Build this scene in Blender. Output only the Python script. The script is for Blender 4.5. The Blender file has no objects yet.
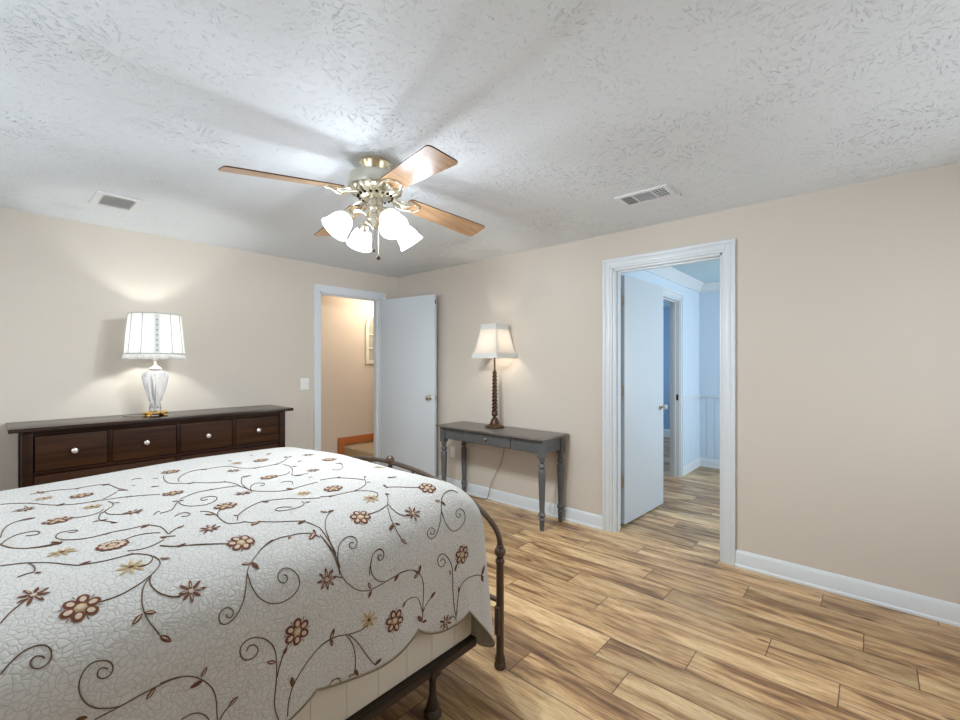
import bpy, bmesh, math, random
from mathutils import Vector, Matrix
from mathutils.bvhtree import BVHTree
random.seed(4)
PI = math.pi
SC = bpy.context.scene
COL = SC.collection

# ------------------------------------------------------------------ camera
TH = math.radians(48.334)
EYE = 1.3818
cam = bpy.data.objects.new('camera', bpy.data.cameras.new('camera'))
COL.objects.link(cam)
cam.location = (0, 0, EYE)
cam.rotation_euler = (PI / 2, 0, -TH)
cam.data.sensor_width = 36
cam.data.lens = 440.5 / 960 * 36
cam.data.shift_y = 3 / 960
cam.data.clip_start = 0.02
SC.camera = cam

# ------------------------------------------------------------------ light
SC.view_settings.view_transform = 'Standard'
SC.view_settings.look = 'None'
SC.view_settings.gamma = 1
SC.view_settings.use_curve_mapping = False
SC.view_settings.exposure = 0.30
world = bpy.data.worlds.new('daylight'); SC.world = world
world.use_nodes = True
bgn = world.node_tree.nodes['Background']
bgn.inputs[0].default_value = (0.86, 0.93, 1.0, 1)
bgn.inputs[1].default_value = 1.9

FAN_W = 16.0
CRYSTAL_W = 8.5
TWIST_W = 3.2
HALL_W = 17.0
BLUE_FILL_W = 44.0


def light(name, kind, loc, energy, color=(1, 1, 1), size=0.05, rot=(0, 0, 0), sy=None, soft=False):
    d = bpy.data.lights.new(name, kind); d.energy = energy; d.color = color
    if kind == 'AREA':
        d.shape = 'RECTANGLE'; d.size = size; d.size_y = sy or size
    else:
        d.shadow_soft_size = size
    if soft:      # gentle falloff, as the exposure-blended photograph shows it
        d.use_nodes = True
        n = d.node_tree.nodes; fo = n.new('ShaderNodeLightFalloff'); fo.inputs['Strength'].default_value = 1.0
        d.node_tree.links.new(fo.outputs['Linear'], n['Emission'].inputs['Strength'])
    o = bpy.data.objects.new(name, d); COL.objects.link(o)
    o.location = loc; o.rotation_euler = rot
    return o


# added area light filling the blue room, set before its unseen windowless near wall
light('blue_room_fill', 'AREA', (5.2, -1.1, 1.45), BLUE_FILL_W, (0.86, 0.94, 1.0), 1.6, (PI / 2, 0, 0), 1.3)
light('far_room_area_light', 'AREA', (7.2, 4.0, 1.5), 22, (0.62, 0.8, 1.0), 1.2, (-PI / 2, 0, 0), 1.2)  # cool area light inside the far room, whose walls have no window
light('hall_ceiling_light', 'POINT', (3.75, 5.0, 2.30), HALL_W, (1.0, 0.86, 0.70), 0.08)


# ------------------------------------------------------------------ materials
def mat(name, color, rough=0.5, metal=0.0, spec=0.5, **kw):
    m = bpy.data.materials.new(name); m.use_nodes = True
    p = m.node_tree.nodes['Principled BSDF']
    c = tuple(color) + (1,) if len(color) == 3 else color
    p.inputs['Base Color'].default_value = c
    p.inputs['Roughness'].default_value = rough
    p.inputs['Metallic'].default_value = metal
    p.inputs['Specular IOR Level'].default_value = spec
    for k, v in kw.items():
        p.inputs[k.replace('_', ' ')].default_value = v
    m.diffuse_color = c
    return m


class NT:
    def __init__(s, m):
        s.t = m.node_tree; s.n = s.t.nodes; s.l = s.t.links; s.p = s.n['Principled BSDF']
    def new(s, typ, **kw):
        nd = s.n.new(typ)
        for k, v in kw.items(): setattr(nd, k, v)
        return nd
    def math(s, op, a, b=None, clamp=False, c=None):
        nd = s.new('ShaderNodeMath', operation=op, use_clamp=clamp)
        for i, v in enumerate((a, b, c)):
            if v is None: continue
            if isinstance(v, (int, float)): nd.inputs[i].default_value = v
            else: s.l.new(v, nd.inputs[i])
        return nd.outputs[0]
    def obj(s, scale=None):
        tc = s.new('ShaderNodeTexCoord'); o = tc.outputs['Object']
        if scale:
            mp = s.new('ShaderNodeMapping'); mp.inputs['Scale'].default_value = scale
            s.l.new(o, mp.inputs[0]); o = mp.outputs[0]
        return o
    def noise(s, vec, scale, detail=3, rough=0.5, dist=0.0):
        nd = s.new('ShaderNodeTexNoise'); nd.inputs['Scale'].default_value = scale
        nd.inputs['Detail'].default_value = detail; nd.inputs['Roughness'].default_value = rough
        nd.inputs['Distortion'].default_value = dist
        s.l.new(vec, nd.inputs['Vector']); return nd.outputs[0]
    def ramp(s, fac, stops):
        nd = s.new('ShaderNodeValToRGB'); cr = nd.color_ramp
        while len(cr.elements) < len(stops): cr.elements.new(0.5)
        for e, (p, c) in zip(cr.elements, stops):
            e.position = p; e.color = tuple(c) + (1,)
        s.l.new(fac, nd.inputs[0]); return nd.outputs[0]
    def bump(s, h, strength, dist):
        nd = s.new('ShaderNodeBump'); nd.inputs['Strength'].default_value = strength
        nd.inputs['Distance'].default_value = dist
        s.l.new(h, nd.inputs['Height']); s.l.new(nd.outputs[0], s.p.inputs['Normal'])
    def mix(s, fac, a, b, mode='MIX'):
        nd = s.new('ShaderNodeMix', data_type='RGBA', blend_type=mode)
        for i, v in ((0, fac), (6, a), (7, b)):
            if isinstance(v, (int, float)): nd.inputs[i].default_value = v
            elif isinstance(v, tuple): nd.inputs[i].default_value = v + (1,)
            else: s.l.new(v, nd.inputs[i])
        return nd.outputs[2]
    def base(s, c): s.l.new(c, s.p.inputs['Base Color'])


def wall_paint(name, col):
    m = mat(name, col, 0.7, spec=0.25); t = NT(m)
    t.bump(t.noise(t.obj(), 160, 2), 0.12, 0.002)
    return m


M_wall = wall_paint('warm beige wall paint', (0.61, 0.550, 0.480))
M_hall = wall_paint('hall beige paint', (0.64, 0.55, 0.45))
M_blue = wall_paint('pale blue wall paint', (0.60, 0.70, 0.80))
M_blue_deep = wall_paint('deeper blue wall paint', (0.27, 0.42, 0.60))
M_trim = mat('white gloss trim paint', (0.68, 0.72, 0.75), 0.35)
M_door = mat('white door paint', (0.60, 0.645, 0.68), 0.4)
M_plastic = mat('white plastic', (0.80, 0.80, 0.78), 0.35)
M_vent_white = mat('vent white enamel', (0.72, 0.73, 0.73), 0.45)
M_dark = mat('duct dark', (0.022, 0.014, 0.010), 0.9, spec=0.05)
M_ventback = mat('vent grey back', (0.30, 0.31, 0.31), 0.8)
M_brass = mat('pale polished brass', (0.78, 0.68, 0.48), 0.22, 1.0)
M_gold = mat('gold lamp base', (0.85, 0.58, 0.20), 0.25, 1.0)
M_cream = mat('cream enamel motor', (0.62, 0.61, 0.53), 0.28, 0.35)
M_pale = mat('pale antique brass', (0.66, 0.62, 0.50), 0.25, 0.9)
M_nickel = mat('brushed nickel', (0.62, 0.58, 0.52), 0.3, 1.0)
M_knobwhite = mat('pale pewter knob', (0.82, 0.74, 0.70), 0.25, 0.6)
M_iron = mat('dark bronze bed iron', (0.115, 0.08, 0.06), 0.38, 0.6)
M_rail = mat('brown angle iron', (0.055, 0.038, 0.028), 0.5, 0.3)
M_carpet = mat('tan carpet', (0.50, 0.38, 0.24), 0.95, spec=0.1)
t = NT(M_carpet); t.bump(t.noise(t.obj(), 220, 2), 0.6, 0.01)
M_oak = mat('orange oak', (0.45, 0.14, 0.035), 0.4)
M_cord = mat('brown lamp cord', (0.16, 0.10, 0.06), 0.5)
M_cordw = mat('pale lamp cord', (0.55, 0.50, 0.42), 0.5)
M_bronze = mat('antique bronze lamp', (0.085, 0.045, 0.025), 0.35, 0.55)
M_boxspring = mat('cream box spring ticking', (0.72, 0.68, 0.60), 0.85, spec=0.15)
M_seam = mat('box spring seam', (0.64, 0.60, 0.53), 0.9, spec=0.1)
M_binding = mat('olive tan quilt binding', (0.25, 0.20, 0.13), 0.9, spec=0.1)
M_mattress = mat('white mattress ticking', (0.75, 0.74, 0.72), 0.85)
M_tape = mat('grey shade trim', (0.42, 0.43, 0.42), 0.7)
M_bead = mat('shade beads', (0.30, 0.27, 0.24), 0.4)
M_glass = mat('cut crystal', (0.92, 0.94, 1.0), 0.04, 0.0, Transmission_Weight=0.85, IOR=1.5)

# ceiling: stomp-brush plaster, ridges radiating from scattered centres
M_ceil = mat('stomped plaster ceiling', (0.735, 0.77, 0.795), 0.75, spec=0.2)
t = NT(M_ceil)
o = t.obj()
def stomp(t, o, scale, seed, thr):
    mp = t.new('ShaderNodeMapping'); mp.inputs['Location'].default_value = (seed, seed * 1.7, 0)
    mp.inputs['Scale'].default_value = (1, 1, 0)
    t.l.new(o, mp.inputs[0]); v = mp.outputs[0]
    vo = t.new('ShaderNodeTexVoronoi', voronoi_dimensions='2D'); vo.inputs['Scale'].default_value = scale
    vo.inputs['Randomness'].default_value = 0.9
    t.l.new(v, vo.inputs['Vector'])
    pos = vo.outputs['Position']
    d = t.new('ShaderNodeVectorMath', operation='SUBTRACT')
    t.l.new(v, d.inputs[0]); t.l.new(pos, d.inputs[1])
    sep = t.new('ShaderNodeSeparateXYZ'); t.l.new(d.outputs[0], sep.inputs[0])
    sp = t.new('ShaderNodeSeparateXYZ'); t.l.new(pos, sp.inputs[0])
    ang = t.math('ARCTAN2', sep.outputs[1], sep.outputs[0])
    r = t.math('MULTIPLY', vo.outputs['Distance'], 1.0)     # in cells
    cx = t.new('ShaderNodeCombineXYZ')
    t.l.new(t.math('MULTIPLY', t.math('COSINE', ang), 7.5), cx.inputs[0])
    t.l.new(t.math('MULTIPLY', t.math('SINE', ang), 7.5), cx.inputs[1])
    t.l.new(t.math('ADD', t.math('MULTIPLY', r, 5.5), t.math('MULTIPLY', sp.outputs[0], 37.0)), cx.inputs[2])
    n = t.noise(cx.outputs[0], 1.35, 3, 0.6, 0.35)
    st = t.math('MULTIPLY', t.math('SUBTRACT', n, thr), 9.0, True)
    # fade at the very centre and far out
    a = t.math('MULTIPLY', t.math('SUBTRACT', r, 0.10), 6.0, True)
    b = t.math('MULTIPLY', t.math('SUBTRACT', 0.78, r), 5.0, True)
    return t.math('MULTIPLY', st, t.math('MULTIPLY', a, b))
patchy = t.math('MULTIPLY', t.math('SUBTRACT', t.noise(o, 1.6, 2), 0.45), 6.0, True)
h1 = t.math('MULTIPLY', stomp(t, o, 3.6, 3.1, 0.58), t.math('ADD', 0.15, patchy))
h2 = t.math('MULTIPLY', stomp(t, o, 4.1, 11.7, 0.63), t.math('ADD', 0.45, t.math('MULTIPLY', patchy, 0.55)))
fine = t.math('ADD', t.math('MULTIPLY', t.math('MULTIPLY', t.math('SUBTRACT', t.noise(o, 60, 3), 0.60), 6.0, True), 0.5), t.math('MULTIPLY', t.noise(o, 150, 2), 0.15))
hh = t.math('ADD', t.math('MAXIMUM', h1, h2), fine)
t.bump(hh, 0.85, 0.0068)

# floor: laminated hickory planks (uv = metres across / along a plank, attribute = plank random)
M_floor = mat('hickory plank floor', (0.5, 0.35, 0.2), 0.33, spec=0.45)
t = NT(M_floor)
uv = t.new('ShaderNodeUVMap', uv_map='plank')
at = t.new('ShaderNodeAttribute', attribute_type='GEOMETRY', attribute_name='rnd')
rnd = at.outputs['Fac']
su = t.new('ShaderNodeSeparateXYZ'); t.l.new(uv.outputs[0], su.inputs[0])
def pv(sx, sy, off):
    c = t.new('ShaderNodeCombineXYZ')
    t.l.new(t.math('MULTIPLY', su.outputs[0], sx), c.inputs[0])
    t.l.new(t.math('MULTIPLY', su.outputs[1], sy), c.inputs[1])
    t.l.new(t.math('MULTIPLY', rnd, off), c.inputs[2])
    return c.outputs[0]
broad = t.noise(pv(9, 1.6, 91), 1.0, 4, 0.55, 0.9)
streak = t.noise(pv(34, 2.6, 57), 1.0, 5, 0.62, 0.7)
grain = t.noise(pv(150, 9, 133), 1.0, 4, 0.7, 1.2)
mixn = t.math('ADD', t.math('MULTIPLY', broad, 0.62), t.math('MULTIPLY', streak, 0.38))
c = t.ramp(mixn, [(0.32, (0.15, 0.070, 0.028)), (0.43, (0.33, 0.175, 0.070)), (0.50, (0.58, 0.345, 0.145)),
                  (0.62, (0.78, 0.54, 0.27))])
g = t.ramp(grain, [(0.30, (0.50, 0.47, 0.44)), (0.55, (1.05, 1.05, 1.05))])
c = t.mix(0.85, c, g, 'MULTIPLY')
dk = t.math('MULTIPLY', t.math('SUBTRACT', streak, 0.60), 8.0, True)
c = t.mix(t.math('MULTIPLY', dk, 0.6), c, (0.10, 0.052, 0.026))
vo = t.new('ShaderNodeTexVoronoi'); vo.inputs['Scale'].default_value = 1.0
t.l.new(pv(6.5, 2.3, 211), vo.inputs['Vector'])
kn = t.math('MULTIPLY', t.math('SUBTRACT', 0.10, vo.outputs['Distance']), 18.0, True)
c = t.mix(t.math('MULTIPLY', kn, 0.75), c, (0.09, 0.045, 0.022))
tone = t.math('ADD', 0.72, t.math('MULTIPLY', rnd, 0.36))
hs = t.new('ShaderNodeHueSaturation'); t.l.new(c, hs.inputs['Color']); t.l.new(tone, hs.inputs['Value'])
hs.inputs['Saturation'].default_value = 0.92
at2 = t.new('ShaderNodeAttribute', attribute_type='GEOMETRY', attribute_name='edge')
# dark bevel between planks
eu = t.math('MINIMUM', su.outputs[0], t.math('SUBTRACT', 0.1768, su.outputs[0]))
ev = t.math('MINIMUM', su.outputs[1], t.math('SUBTRACT', 1.063, su.outputs[1]))
ed = t.math('MINIMUM', eu, ev)
em = t.math('MULTIPLY', t.math('SUBTRACT', 0.0028, ed), 900.0, True)
c = t.mix(t.math('MULTIPLY', em, 0.80), hs.outputs[0], (0.055, 0.03, 0.016))
t.base(c)
t.l.new(t.math('ADD', 0.27, t.math('MULTIPLY', grain, 0.16)), t.p.inputs['Roughness'])
t.bump(t.math('ADD', t.math('MULTIPLY', grain, 0.25), t.math('MULTIPLY', em, -1.0)), 0.35, 0.0015)


def wood(name, dark, light_, sc, rough=0.4, bump=0.0, axis=0):
    m = mat(name, light_, rough); t = NT(m)
    s = [26 * sc, 26 * sc, 26 * sc]; s[axis] = 1.4 * sc
    n = t.noise(t.obj(tuple(s)), 1.0, 4, 0.6, 0.5)
    t.base(t.ramp(n, [(0.3, dark), (0.7, light_)]))
    return m


M_dresser = wood('black-brown stained pine', (0.012, 0.004, 0.002), (0.032, 0.010, 0.004), 1.0, 0.33)
M_dresser.node_tree.nodes['Principled BSDF'].inputs['Specular IOR Level'].default_value = 0.2
M_dressertop = wood('glossy black-brown top', (0.014, 0.006, 0.004), (0.036, 0.014, 0.008), 1.0, 0.22)
M_drawer_spec = 0.2
M_drawer = wood('brown stained drawer front', (0.018, 0.006, 0.002), (0.058, 0.022, 0.007), 1.0, 0.5)
M_drawer.node_tree.nodes['Principled BSDF'].inputs['Specular IOR Level'].default_value = M_drawer_spec
M_console = wood('grey painted wood', (0.078, 0.083, 0.086), (0.118, 0.124, 0.128), 1.0, 0.38)
M_consoletop = wood('worn grey tabletop', (0.115, 0.10, 0.087), (0.175, 0.157, 0.14), 1.2, 0.3, axis=1)
M_blade = wood('light oak blade', (0.36, 0.20, 0.10), (0.54, 0.34, 0.19), 1.6, 0.28)
M_blade_edge = mat('dark blade edge', (0.10, 0.04, 0.02), 0.5)

# quilt: vermicelli-stitched cotton
M_quilt = mat('cream quilted cotton', (0.58, 0.58, 0.575), 0.9, spec=0.1)
t = NT(M_quilt)
o = t.obj()
wn = t.new('ShaderNodeTexNoise'); wn.inputs['Scale'].default_value = 22; wn.inputs['Detail'].default_value = 1
t.l.new(o, wn.inputs['Vector'])
va = t.new('ShaderNodeVectorMath', operation='MULTIPLY_ADD')
t.l.new(wn.outputs['Color'], va.inputs[0]); va.inputs[1].default_value = (0.035, 0.035, 0.035); t.l.new(o, va.inputs[2])
ve = t.new('ShaderNodeTexVoronoi', feature='DISTANCE_TO_EDGE'); ve.inputs['Scale'].default_value = 74
ve.inputs['Randomness'].default_value = 0.85
t.l.new(va.outputs[0], ve.inputs['Vector'])
e = t.math('MULTIPLY', ve.outputs['Distance'], 5.0, True)
e = t.math('POWER', e, 0.6)
t.base(t.ramp(e, [(0.0, (0.42, 0.395, 0.355)), (0.45, (0.605, 0.60, 0.58))]))  # stitch creases drawn darker in the colour, standing in for their shade
t.bump(t.math('ADD', e, t.math('MULTIPLY', t.noise(o, 420, 1), 0.12)), 0.5, 0.0025)

M_thread = mat('dark olive thread', (0.13, 0.08, 0.045), 0.75, spec=0.2)
M_brown = mat('russet brown embroidery', (0.15, 0.052, 0.028), 0.75, spec=0.2)
M_peach = mat('peach embroidery', (0.56, 0.45, 0.35), 0.75, spec=0.2)
M_tan = mat('golden tan embroidery', (0.50, 0.35, 0.16), 0.75, spec=0.2)


def lit_shade(name, col, transp, emit, ecol=(1, 1, 1)):
    """cloth or frosted glass round a burning bulb: lets part of the bulb's light through and glows"""
    m = bpy.data.materials.new(name); m.use_nodes = True; n = m.node_tree.nodes; l = m.node_tree.links
    n.remove(n['Principled BSDF']); out = n['Material Output']
    tr = n.new('ShaderNodeBsdfTransparent'); df = n.new('ShaderNodeBsdfTranslucent'); d2 = n.new('ShaderNodeBsdfDiffuse')
    df.inputs[0].default_value = tuple(col) + (1,); d2.inputs[0].default_value = tuple(col) + (1,)
    tr.inputs[0].default_value = tuple(col) + (1,)
    m1 = n.new('ShaderNodeMixShader'); l.new(df.outputs[0], m1.inputs[1]); l.new(d2.outputs[0], m1.inputs[2])
    m2 = n.new('ShaderNodeMixShader'); m2.inputs[0].default_value = transp
    l.new(m1.outputs[0], m2.inputs[1]); l.new(tr.outputs[0], m2.inputs[2])
    em = n.new('ShaderNodeEmission'); em.inputs[0].default_value = tuple(ecol) + (1,); em.inputs[1].default_value = emit
    ad = n.new('ShaderNodeAddShader'); l.new(m2.outputs[0], ad.inputs[0]); l.new(em.outputs[0], ad.inputs[1])
    l.new(ad.outputs[0], out.inputs[0])
    return m


M_fanglass = lit_shade('frosted fan glass, lit', (0.95, 0.96, 1.0), 0.55, 0.9, (0.95, 0.98, 1.0))
M_shadeA = lit_shade('white lamp shade cloth, lit', (0.56, 0.56, 0.545), 0.09, 0.16, (1.0, 0.99, 0.96))
M_shadeB = lit_shade('cream bell shade cloth, lit', (0.60, 0.575, 0.54), 0.06, 0.14, (1.0, 0.86, 0.74))
M_shadetrim = mat('shade gathered trim', (0.66, 0.67, 0.64), 0.8)


# ------------------------------------------------------------------ mesh helpers
class MB:
    """collects shapes, builds them as one mesh object"""
    def __init__(s): s.v = []; s.f = []; s.m = []; s.uv = {}
    def add(s, vs, fs, mi=0):
        b = len(s.v); s.v += [tuple(p) for p in vs]
        for f in fs: s.f.append(tuple(b + i for i in f)); s.m.append(mi)
        return s
    def box(s, x0, x1, y0, y1, z0, z1, mi=0, mtx=None):
        vs = [Vector((x, y, z)) for x in (x0, x1) for y in (y0, y1) for z in (z0, z1)]
        if mtx: vs = [mtx @ v for v in vs]
        return s.add(vs, [(0, 1, 3, 2), (4, 6, 7, 5), (0, 4, 5, 1), (2, 3, 7, 6), (0, 2, 6, 4), (1, 5, 7, 3)], mi)
    def lathe(s, prof, c=(0, 0, 0), seg=32, mi=0, mtx=None, flute=None, cap=True, ang0=0.0):
        vs = []; n = len(prof)
        for i in range(seg):
            a = ang0 + 2 * PI * i / seg
            for j, (r, z) in enumerate(prof):
                rr = r * (flute(a, j / (n - 1)) if flute else 1)
                vs.append(Vector((rr * math.cos(a), rr * math.sin(a), z)))
        fs = []
        for i in range(seg):
            k = (i + 1) % seg
            for j in range(n - 1):
                fs.append((i * n + j, k * n + j, k * n + j + 1, i * n + j + 1))
        if cap:
            if prof[0][0] > 1e-6: fs.append(tuple(i * n for i in reversed(range(seg))))
            if prof[-1][0] > 1e-6: fs.append(tuple(i * n + n - 1 for i in range(seg)))
        if mtx: vs = [mtx @ v for v in vs]
        vs = [v + Vector(c) for v in vs]
        return s.add(vs, fs, mi)
    def tube(s, pts, r, seg=10, mi=0, cap=True, flat=1.0):
        pts = [Vector(p) for p in pts]; n = len(pts)
        rs = r if isinstance(r, (list, tuple)) else [r] * n
        vs = []; up = None
        for i, p in enumerate(pts):
            d = (pts[min(i + 1, n - 1)] - pts[max(i - 1, 0)])
            d = d.normalized() if d.length > 1e-9 else Vector((0, 0, 1))
            if up is None:
                up = Vector((0, 0, 1)) if abs(d.z) < 0.9 else Vector((1, 0, 0))
            a = d.cross(up)
            if a.length < 1e-6: a = d.cross(Vector((0.3, 1, 0.2)))
            a.normalize(); b = a.cross(d).normalized(); up = b
            for k in range(seg):
                q = 2 * PI * k / seg
                vs.append(p + (a * math.cos(q) + b * math.sin(q) * flat) * rs[i])
        fs = [(i * seg + k, i * seg + (k + 1) % seg, (i + 1) * seg + (k + 1) % seg, (i + 1) * seg + k)
              for i in range(n - 1) for k in range(seg)]
        if cap:
            fs.append(tuple(reversed(range(seg)))); fs.append(tuple((n - 1) * seg + k for k in range(seg)))
        return s.add(vs, fs, mi)
    def ball(s, c, r, mi=0, sz=1.0, seg=20):
        pr = [(r * math.sin(PI * j / 12), -r * sz * math.cos(PI * j / 12)) for j in range(13)]
        pr[0] = (1e-5, pr[0][1]); pr[-1] = (1e-5, pr[-1][1])
        return s.lathe(pr, c, seg, mi, cap=False)
    def build(s, name, mats, parent=None, bevel=0.0, smooth=35, loc=None):
        me = bpy.data.meshes.new(name)
        vs = s.v
        if loc is not None: vs = [(x - loc[0], y - loc[1], z - loc[2]) for x, y, z in vs]
        elif parent is not None and parent.get('_b') is not None:
            b = parent['_b']; vs = [(x - b[0], y - b[1], z - b[2]) for x, y, z in vs]
        me.from_pydata(vs, [], s.f)
        if not isinstance(mats, (list, tuple)): mats = [mats]
        for m in mats: me.materials.append(m)
        me.polygons.foreach_set('material_index', s.m)
        bm = bmesh.new(); bm.from_mesh(me); bmesh.ops.recalc_face_normals(bm, faces=bm.faces)
        if bevel:
            ed = [e for e in bm.edges if e.is_manifold and e.calc_face_angle(0) > 0.7]
            bmesh.ops.bevel(bm, geom=ed, offset=bevel, segments=2, profile=0.6, affect='EDGES', clamp_overlap=True)
        bm.to_mesh(me); bm.free()
        me.shade_smooth(); me.set_sharp_from_angle(angle=math.radians(smooth))
        ob = bpy.data.objects.new(name, me); COL.objects.link(ob)
        if loc is not None: ob.location = loc
        if parent is not None: ob.parent = parent
        if parent is not None and parent.get('_b') is not None: ob['_b'] = parent['_b']
        elif loc is not None: ob['_b'] = loc
        return ob


def tag(o, label, cat, group=None):
    o['label'] = label; o['category'] = cat
    if group: o['group'] = group
    return o


def thing(name, label, cat, loc, group=None):
    """Empty at the thing's base; parts are built in world coordinates and rebased to it"""
    o = bpy.data.objects.new(name, None); COL.objects.link(o); o.empty_display_size = 0.05
    o.location = loc; o['_b'] = tuple(loc)
    return tag(o, label, cat, group)


def struct(o):
    o['kind'] = 'structure'; return o


# ------------------------------------------------------------------ room shell
XR, YB, CH = 3.406, 4.422, 2.44
X0, Y0 = -0.85, -0.75
WT = 0.12
D1 = (2.388, 3.165, 2.15)     # doorway in the back wall: x0, x1, top
D2 = (0.779, 1.578, 2.145)    # doorway in the right wall: y0, y1, top

# floor planks
PW, PL = 0.1768, 1.063
bm = bmesh.new(); uvl = bm.loops.layers.uv.new('plank')
rl = bm.faces.layers.float.new('rnd')
joint = {0: 0.629, -1: 0.98, 1: 0.103, 2: 0.376, 3: 0.912, 4: 0.031, 5: 0.568, 6: 0.217, 7: 0.80}
for k in range(-17, 40):
    xa = 2.0925 + k * PW; xb = xa + PW
    if xb < X0: continue
    xa = max(xa, X0)
    j = joint.get(k, (k * 0.618 * PL) % PL)
    y = j - PL * 5
    while y < 6.4:
        ya, yb = max(y, -1.25), min(y + PL, 6.4)
        if yb > ya + 0.001:
            vs = [bm.verts.new(p) for p in ((xa, ya, 0), (xb, ya, 0), (xb, yb, 0), (xa, yb, 0))]
            f = bm.faces.new(vs); f[rl] = random.random()
            u0 = PW - (xb - xa)
            for lp, q in zip(f.loops, ((u0, ya - y), (PW, ya - y), (PW, yb - y), (u0, yb - y))): lp[uvl].uv = q
        y += PL
me = bpy.data.meshes.new('floor'); bm.to_mesh(me); bm.free(); me.materials.append(M_floor)
fl = bpy.data.objects.new('floor', me); COL.objects.link(fl); struct(fl)

struct(MB().box(X0, XR + WT, Y0, YB + WT, CH, CH + 0.1).build('ceiling', M_ceil))
w = MB()
w.box(X0, D1[0], YB, YB + WT, 0, CH).box(D1[1], XR + WT, YB, YB + WT, 0, CH).box(D1[0], D1[1], YB, YB + WT, D1[2], CH)
struct(w.build('wall_back', M_wall))
w = MB()
w.box(XR, XR + WT, Y0, D2[0], 0, CH).box(XR, XR + WT, D2[1], YB, 0, CH).box(XR, XR + WT, D2[0], D2[1], D2[2], CH)
struct(w.build('wall_right', M_wall))
w = MB().box(X0, 1.5, Y0 - 0.1, Y0, 0, CH).box(3.1, XR + WT, Y0 - 0.1, Y0, 0, CH).box(1.5, 3.1, Y0 - 0.1, Y0, 0, 0.85).box(1.5, 3.1, Y0 - 0.1, Y0, 2.2, CH)  # opening added in this unseen wall so sky light brightens the bed side
struct(w.build('wall_front', M_wall))
WY0, WY1, WZ0, WZ1 = 1.0, 3.9, 0.85, 2.25
w = MB().box(X0 - 0.1, X0, Y0 - 0.1, WY0, 0, CH).box(X0 - 0.1, X0, WY1, YB + WT, 0, CH).box(X0 - 0.1, X0, WY0, WY1, 0, WZ0).box(X0 - 0.1, X0, WY0, WY1, WZ1, CH)  # unseen opening added and sized to steer the sky light on the bed
struct(w.build('wall_left', M_wall))

# baseboards
def baseboard(name, p0, p1, inward, h=0.113, th=0.014):
    p0 = Vector(p0); p1 = Vector(p1); n = Vector(inward)
    prof = [(0, 0), (th + 0.006, 0), (th + 0.006, 0.012), (th, 0.02), (th, h - 0.025), (th * 0.55, h - 0.008), (0.003, h), (0, h)]
    vs = [p + n * a + Vector((0, 0, z)) for p in (p0, p1) for a, z in prof]
    k = len(prof)
    fs = [(i, (i + 1) % k, k + (i + 1) % k, k + i) for i in range(k)] + [tuple(range(k)), tuple(range(k, 2 * k))]
    return struct(MB().add(vs, fs).build(name, M_trim, smooth=25))
baseboard('baseboard_right', (XR, Y0, 0), (XR, D2[0] - 0.075, 0), (-1, 0, 0))
baseboard('baseboard_right', (XR, D2[1] + 0.075, 0), (XR, YB, 0), (-1, 0, 0))
baseboard('baseboard_back', (X0, YB, 0), (D1[0] - 0.07, YB, 0), (0, -1, 0))

# door casings and jambs
def casing(name, a0, a1, top, face, axis, wdt=0.078, sgn=-1):
    """moulded casing round an opening; a = coordinate along the wall, face = wall surface"""
    m = MB()
    def bx(u0, u1, z0, z1, d0, d1):
        q = sorted((face + sgn * d0, face + sgn * d1))
        if axis == 'x': m.box(u0, u1, q[0], q[1], z0, z1)
        else: m.box(q[0], q[1], u0, u1, z0, z1)
    rv = 0.006
    for (s, e) in ((0, 0.018), (0.018, wdt - 0.022), (wdt - 0.022, wdt)):
        th = {0: 0.010, 0.018: 0.014}.get(s, 0.020)
        bx(a0 - rv - e, a0 - rv - s, 0, top + rv + e, 0, th)
        bx(a1 + rv + s, a1 + rv + e, 0, top + rv + e, 0, th)
        bx(a0 - rv - s, a1 + rv + s, top + rv + s, top + rv + e, 0, th)
    return struct(m.build(name, M_trim, bevel=0.0015))
def jamb(name, a0, a1, top, f0, f1, axis, stop):
    m = MB(); t_ = 0.004
    def bx(u0, u1, z0, z1, q0, q1):
        if axis == 'x': m.box(u0, u1, q0, q1, z0, z1)
        else: m.box(q0, q1, u0, u1, z0, z1)
    bx(a0 - t_, a0 + 0.012, 0, top + t_, f0, f1); bx(a1 - 0.012, a1 + t_, 0, top + t_, f0, f1)
    bx(a0, a1, top - 0.012, top + t_, f0, f1)
    s0, s1 = stop
    bx(a0 + 0.012, a0 + 0.024, 0, top - 0.012, s0, s1); bx(a1 - 0.024, a1 - 0.012, 0, top - 0.012, s0, s1)
    bx(a0 + 0.024, a1 - 0.024, top - 0.024, top - 0.012, s0, s1)
    return struct(m.build(name, M_trim, bevel=0.001))
casing('trim_1', D1[0], D1[1], D1[2], YB, 'x', 0.066)
jamb('trim_2', D1[0], D1[1], D1[2], YB - 0.001, YB + WT + 0.001, 'x', (YB + 0.04, YB + 0.075))
casing('trim_3', D2[0], D2[1], D2[2], XR, 'y')
casing('trim_4', D2[0], D2[1], D2[2], XR + WT, 'y', sgn=1)
jamb('trim_5', D2[0], D2[1], D2[2], XR - 0.001, XR + WT + 0.001, 'y', (XR + 0.045, XR + 0.08))

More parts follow.
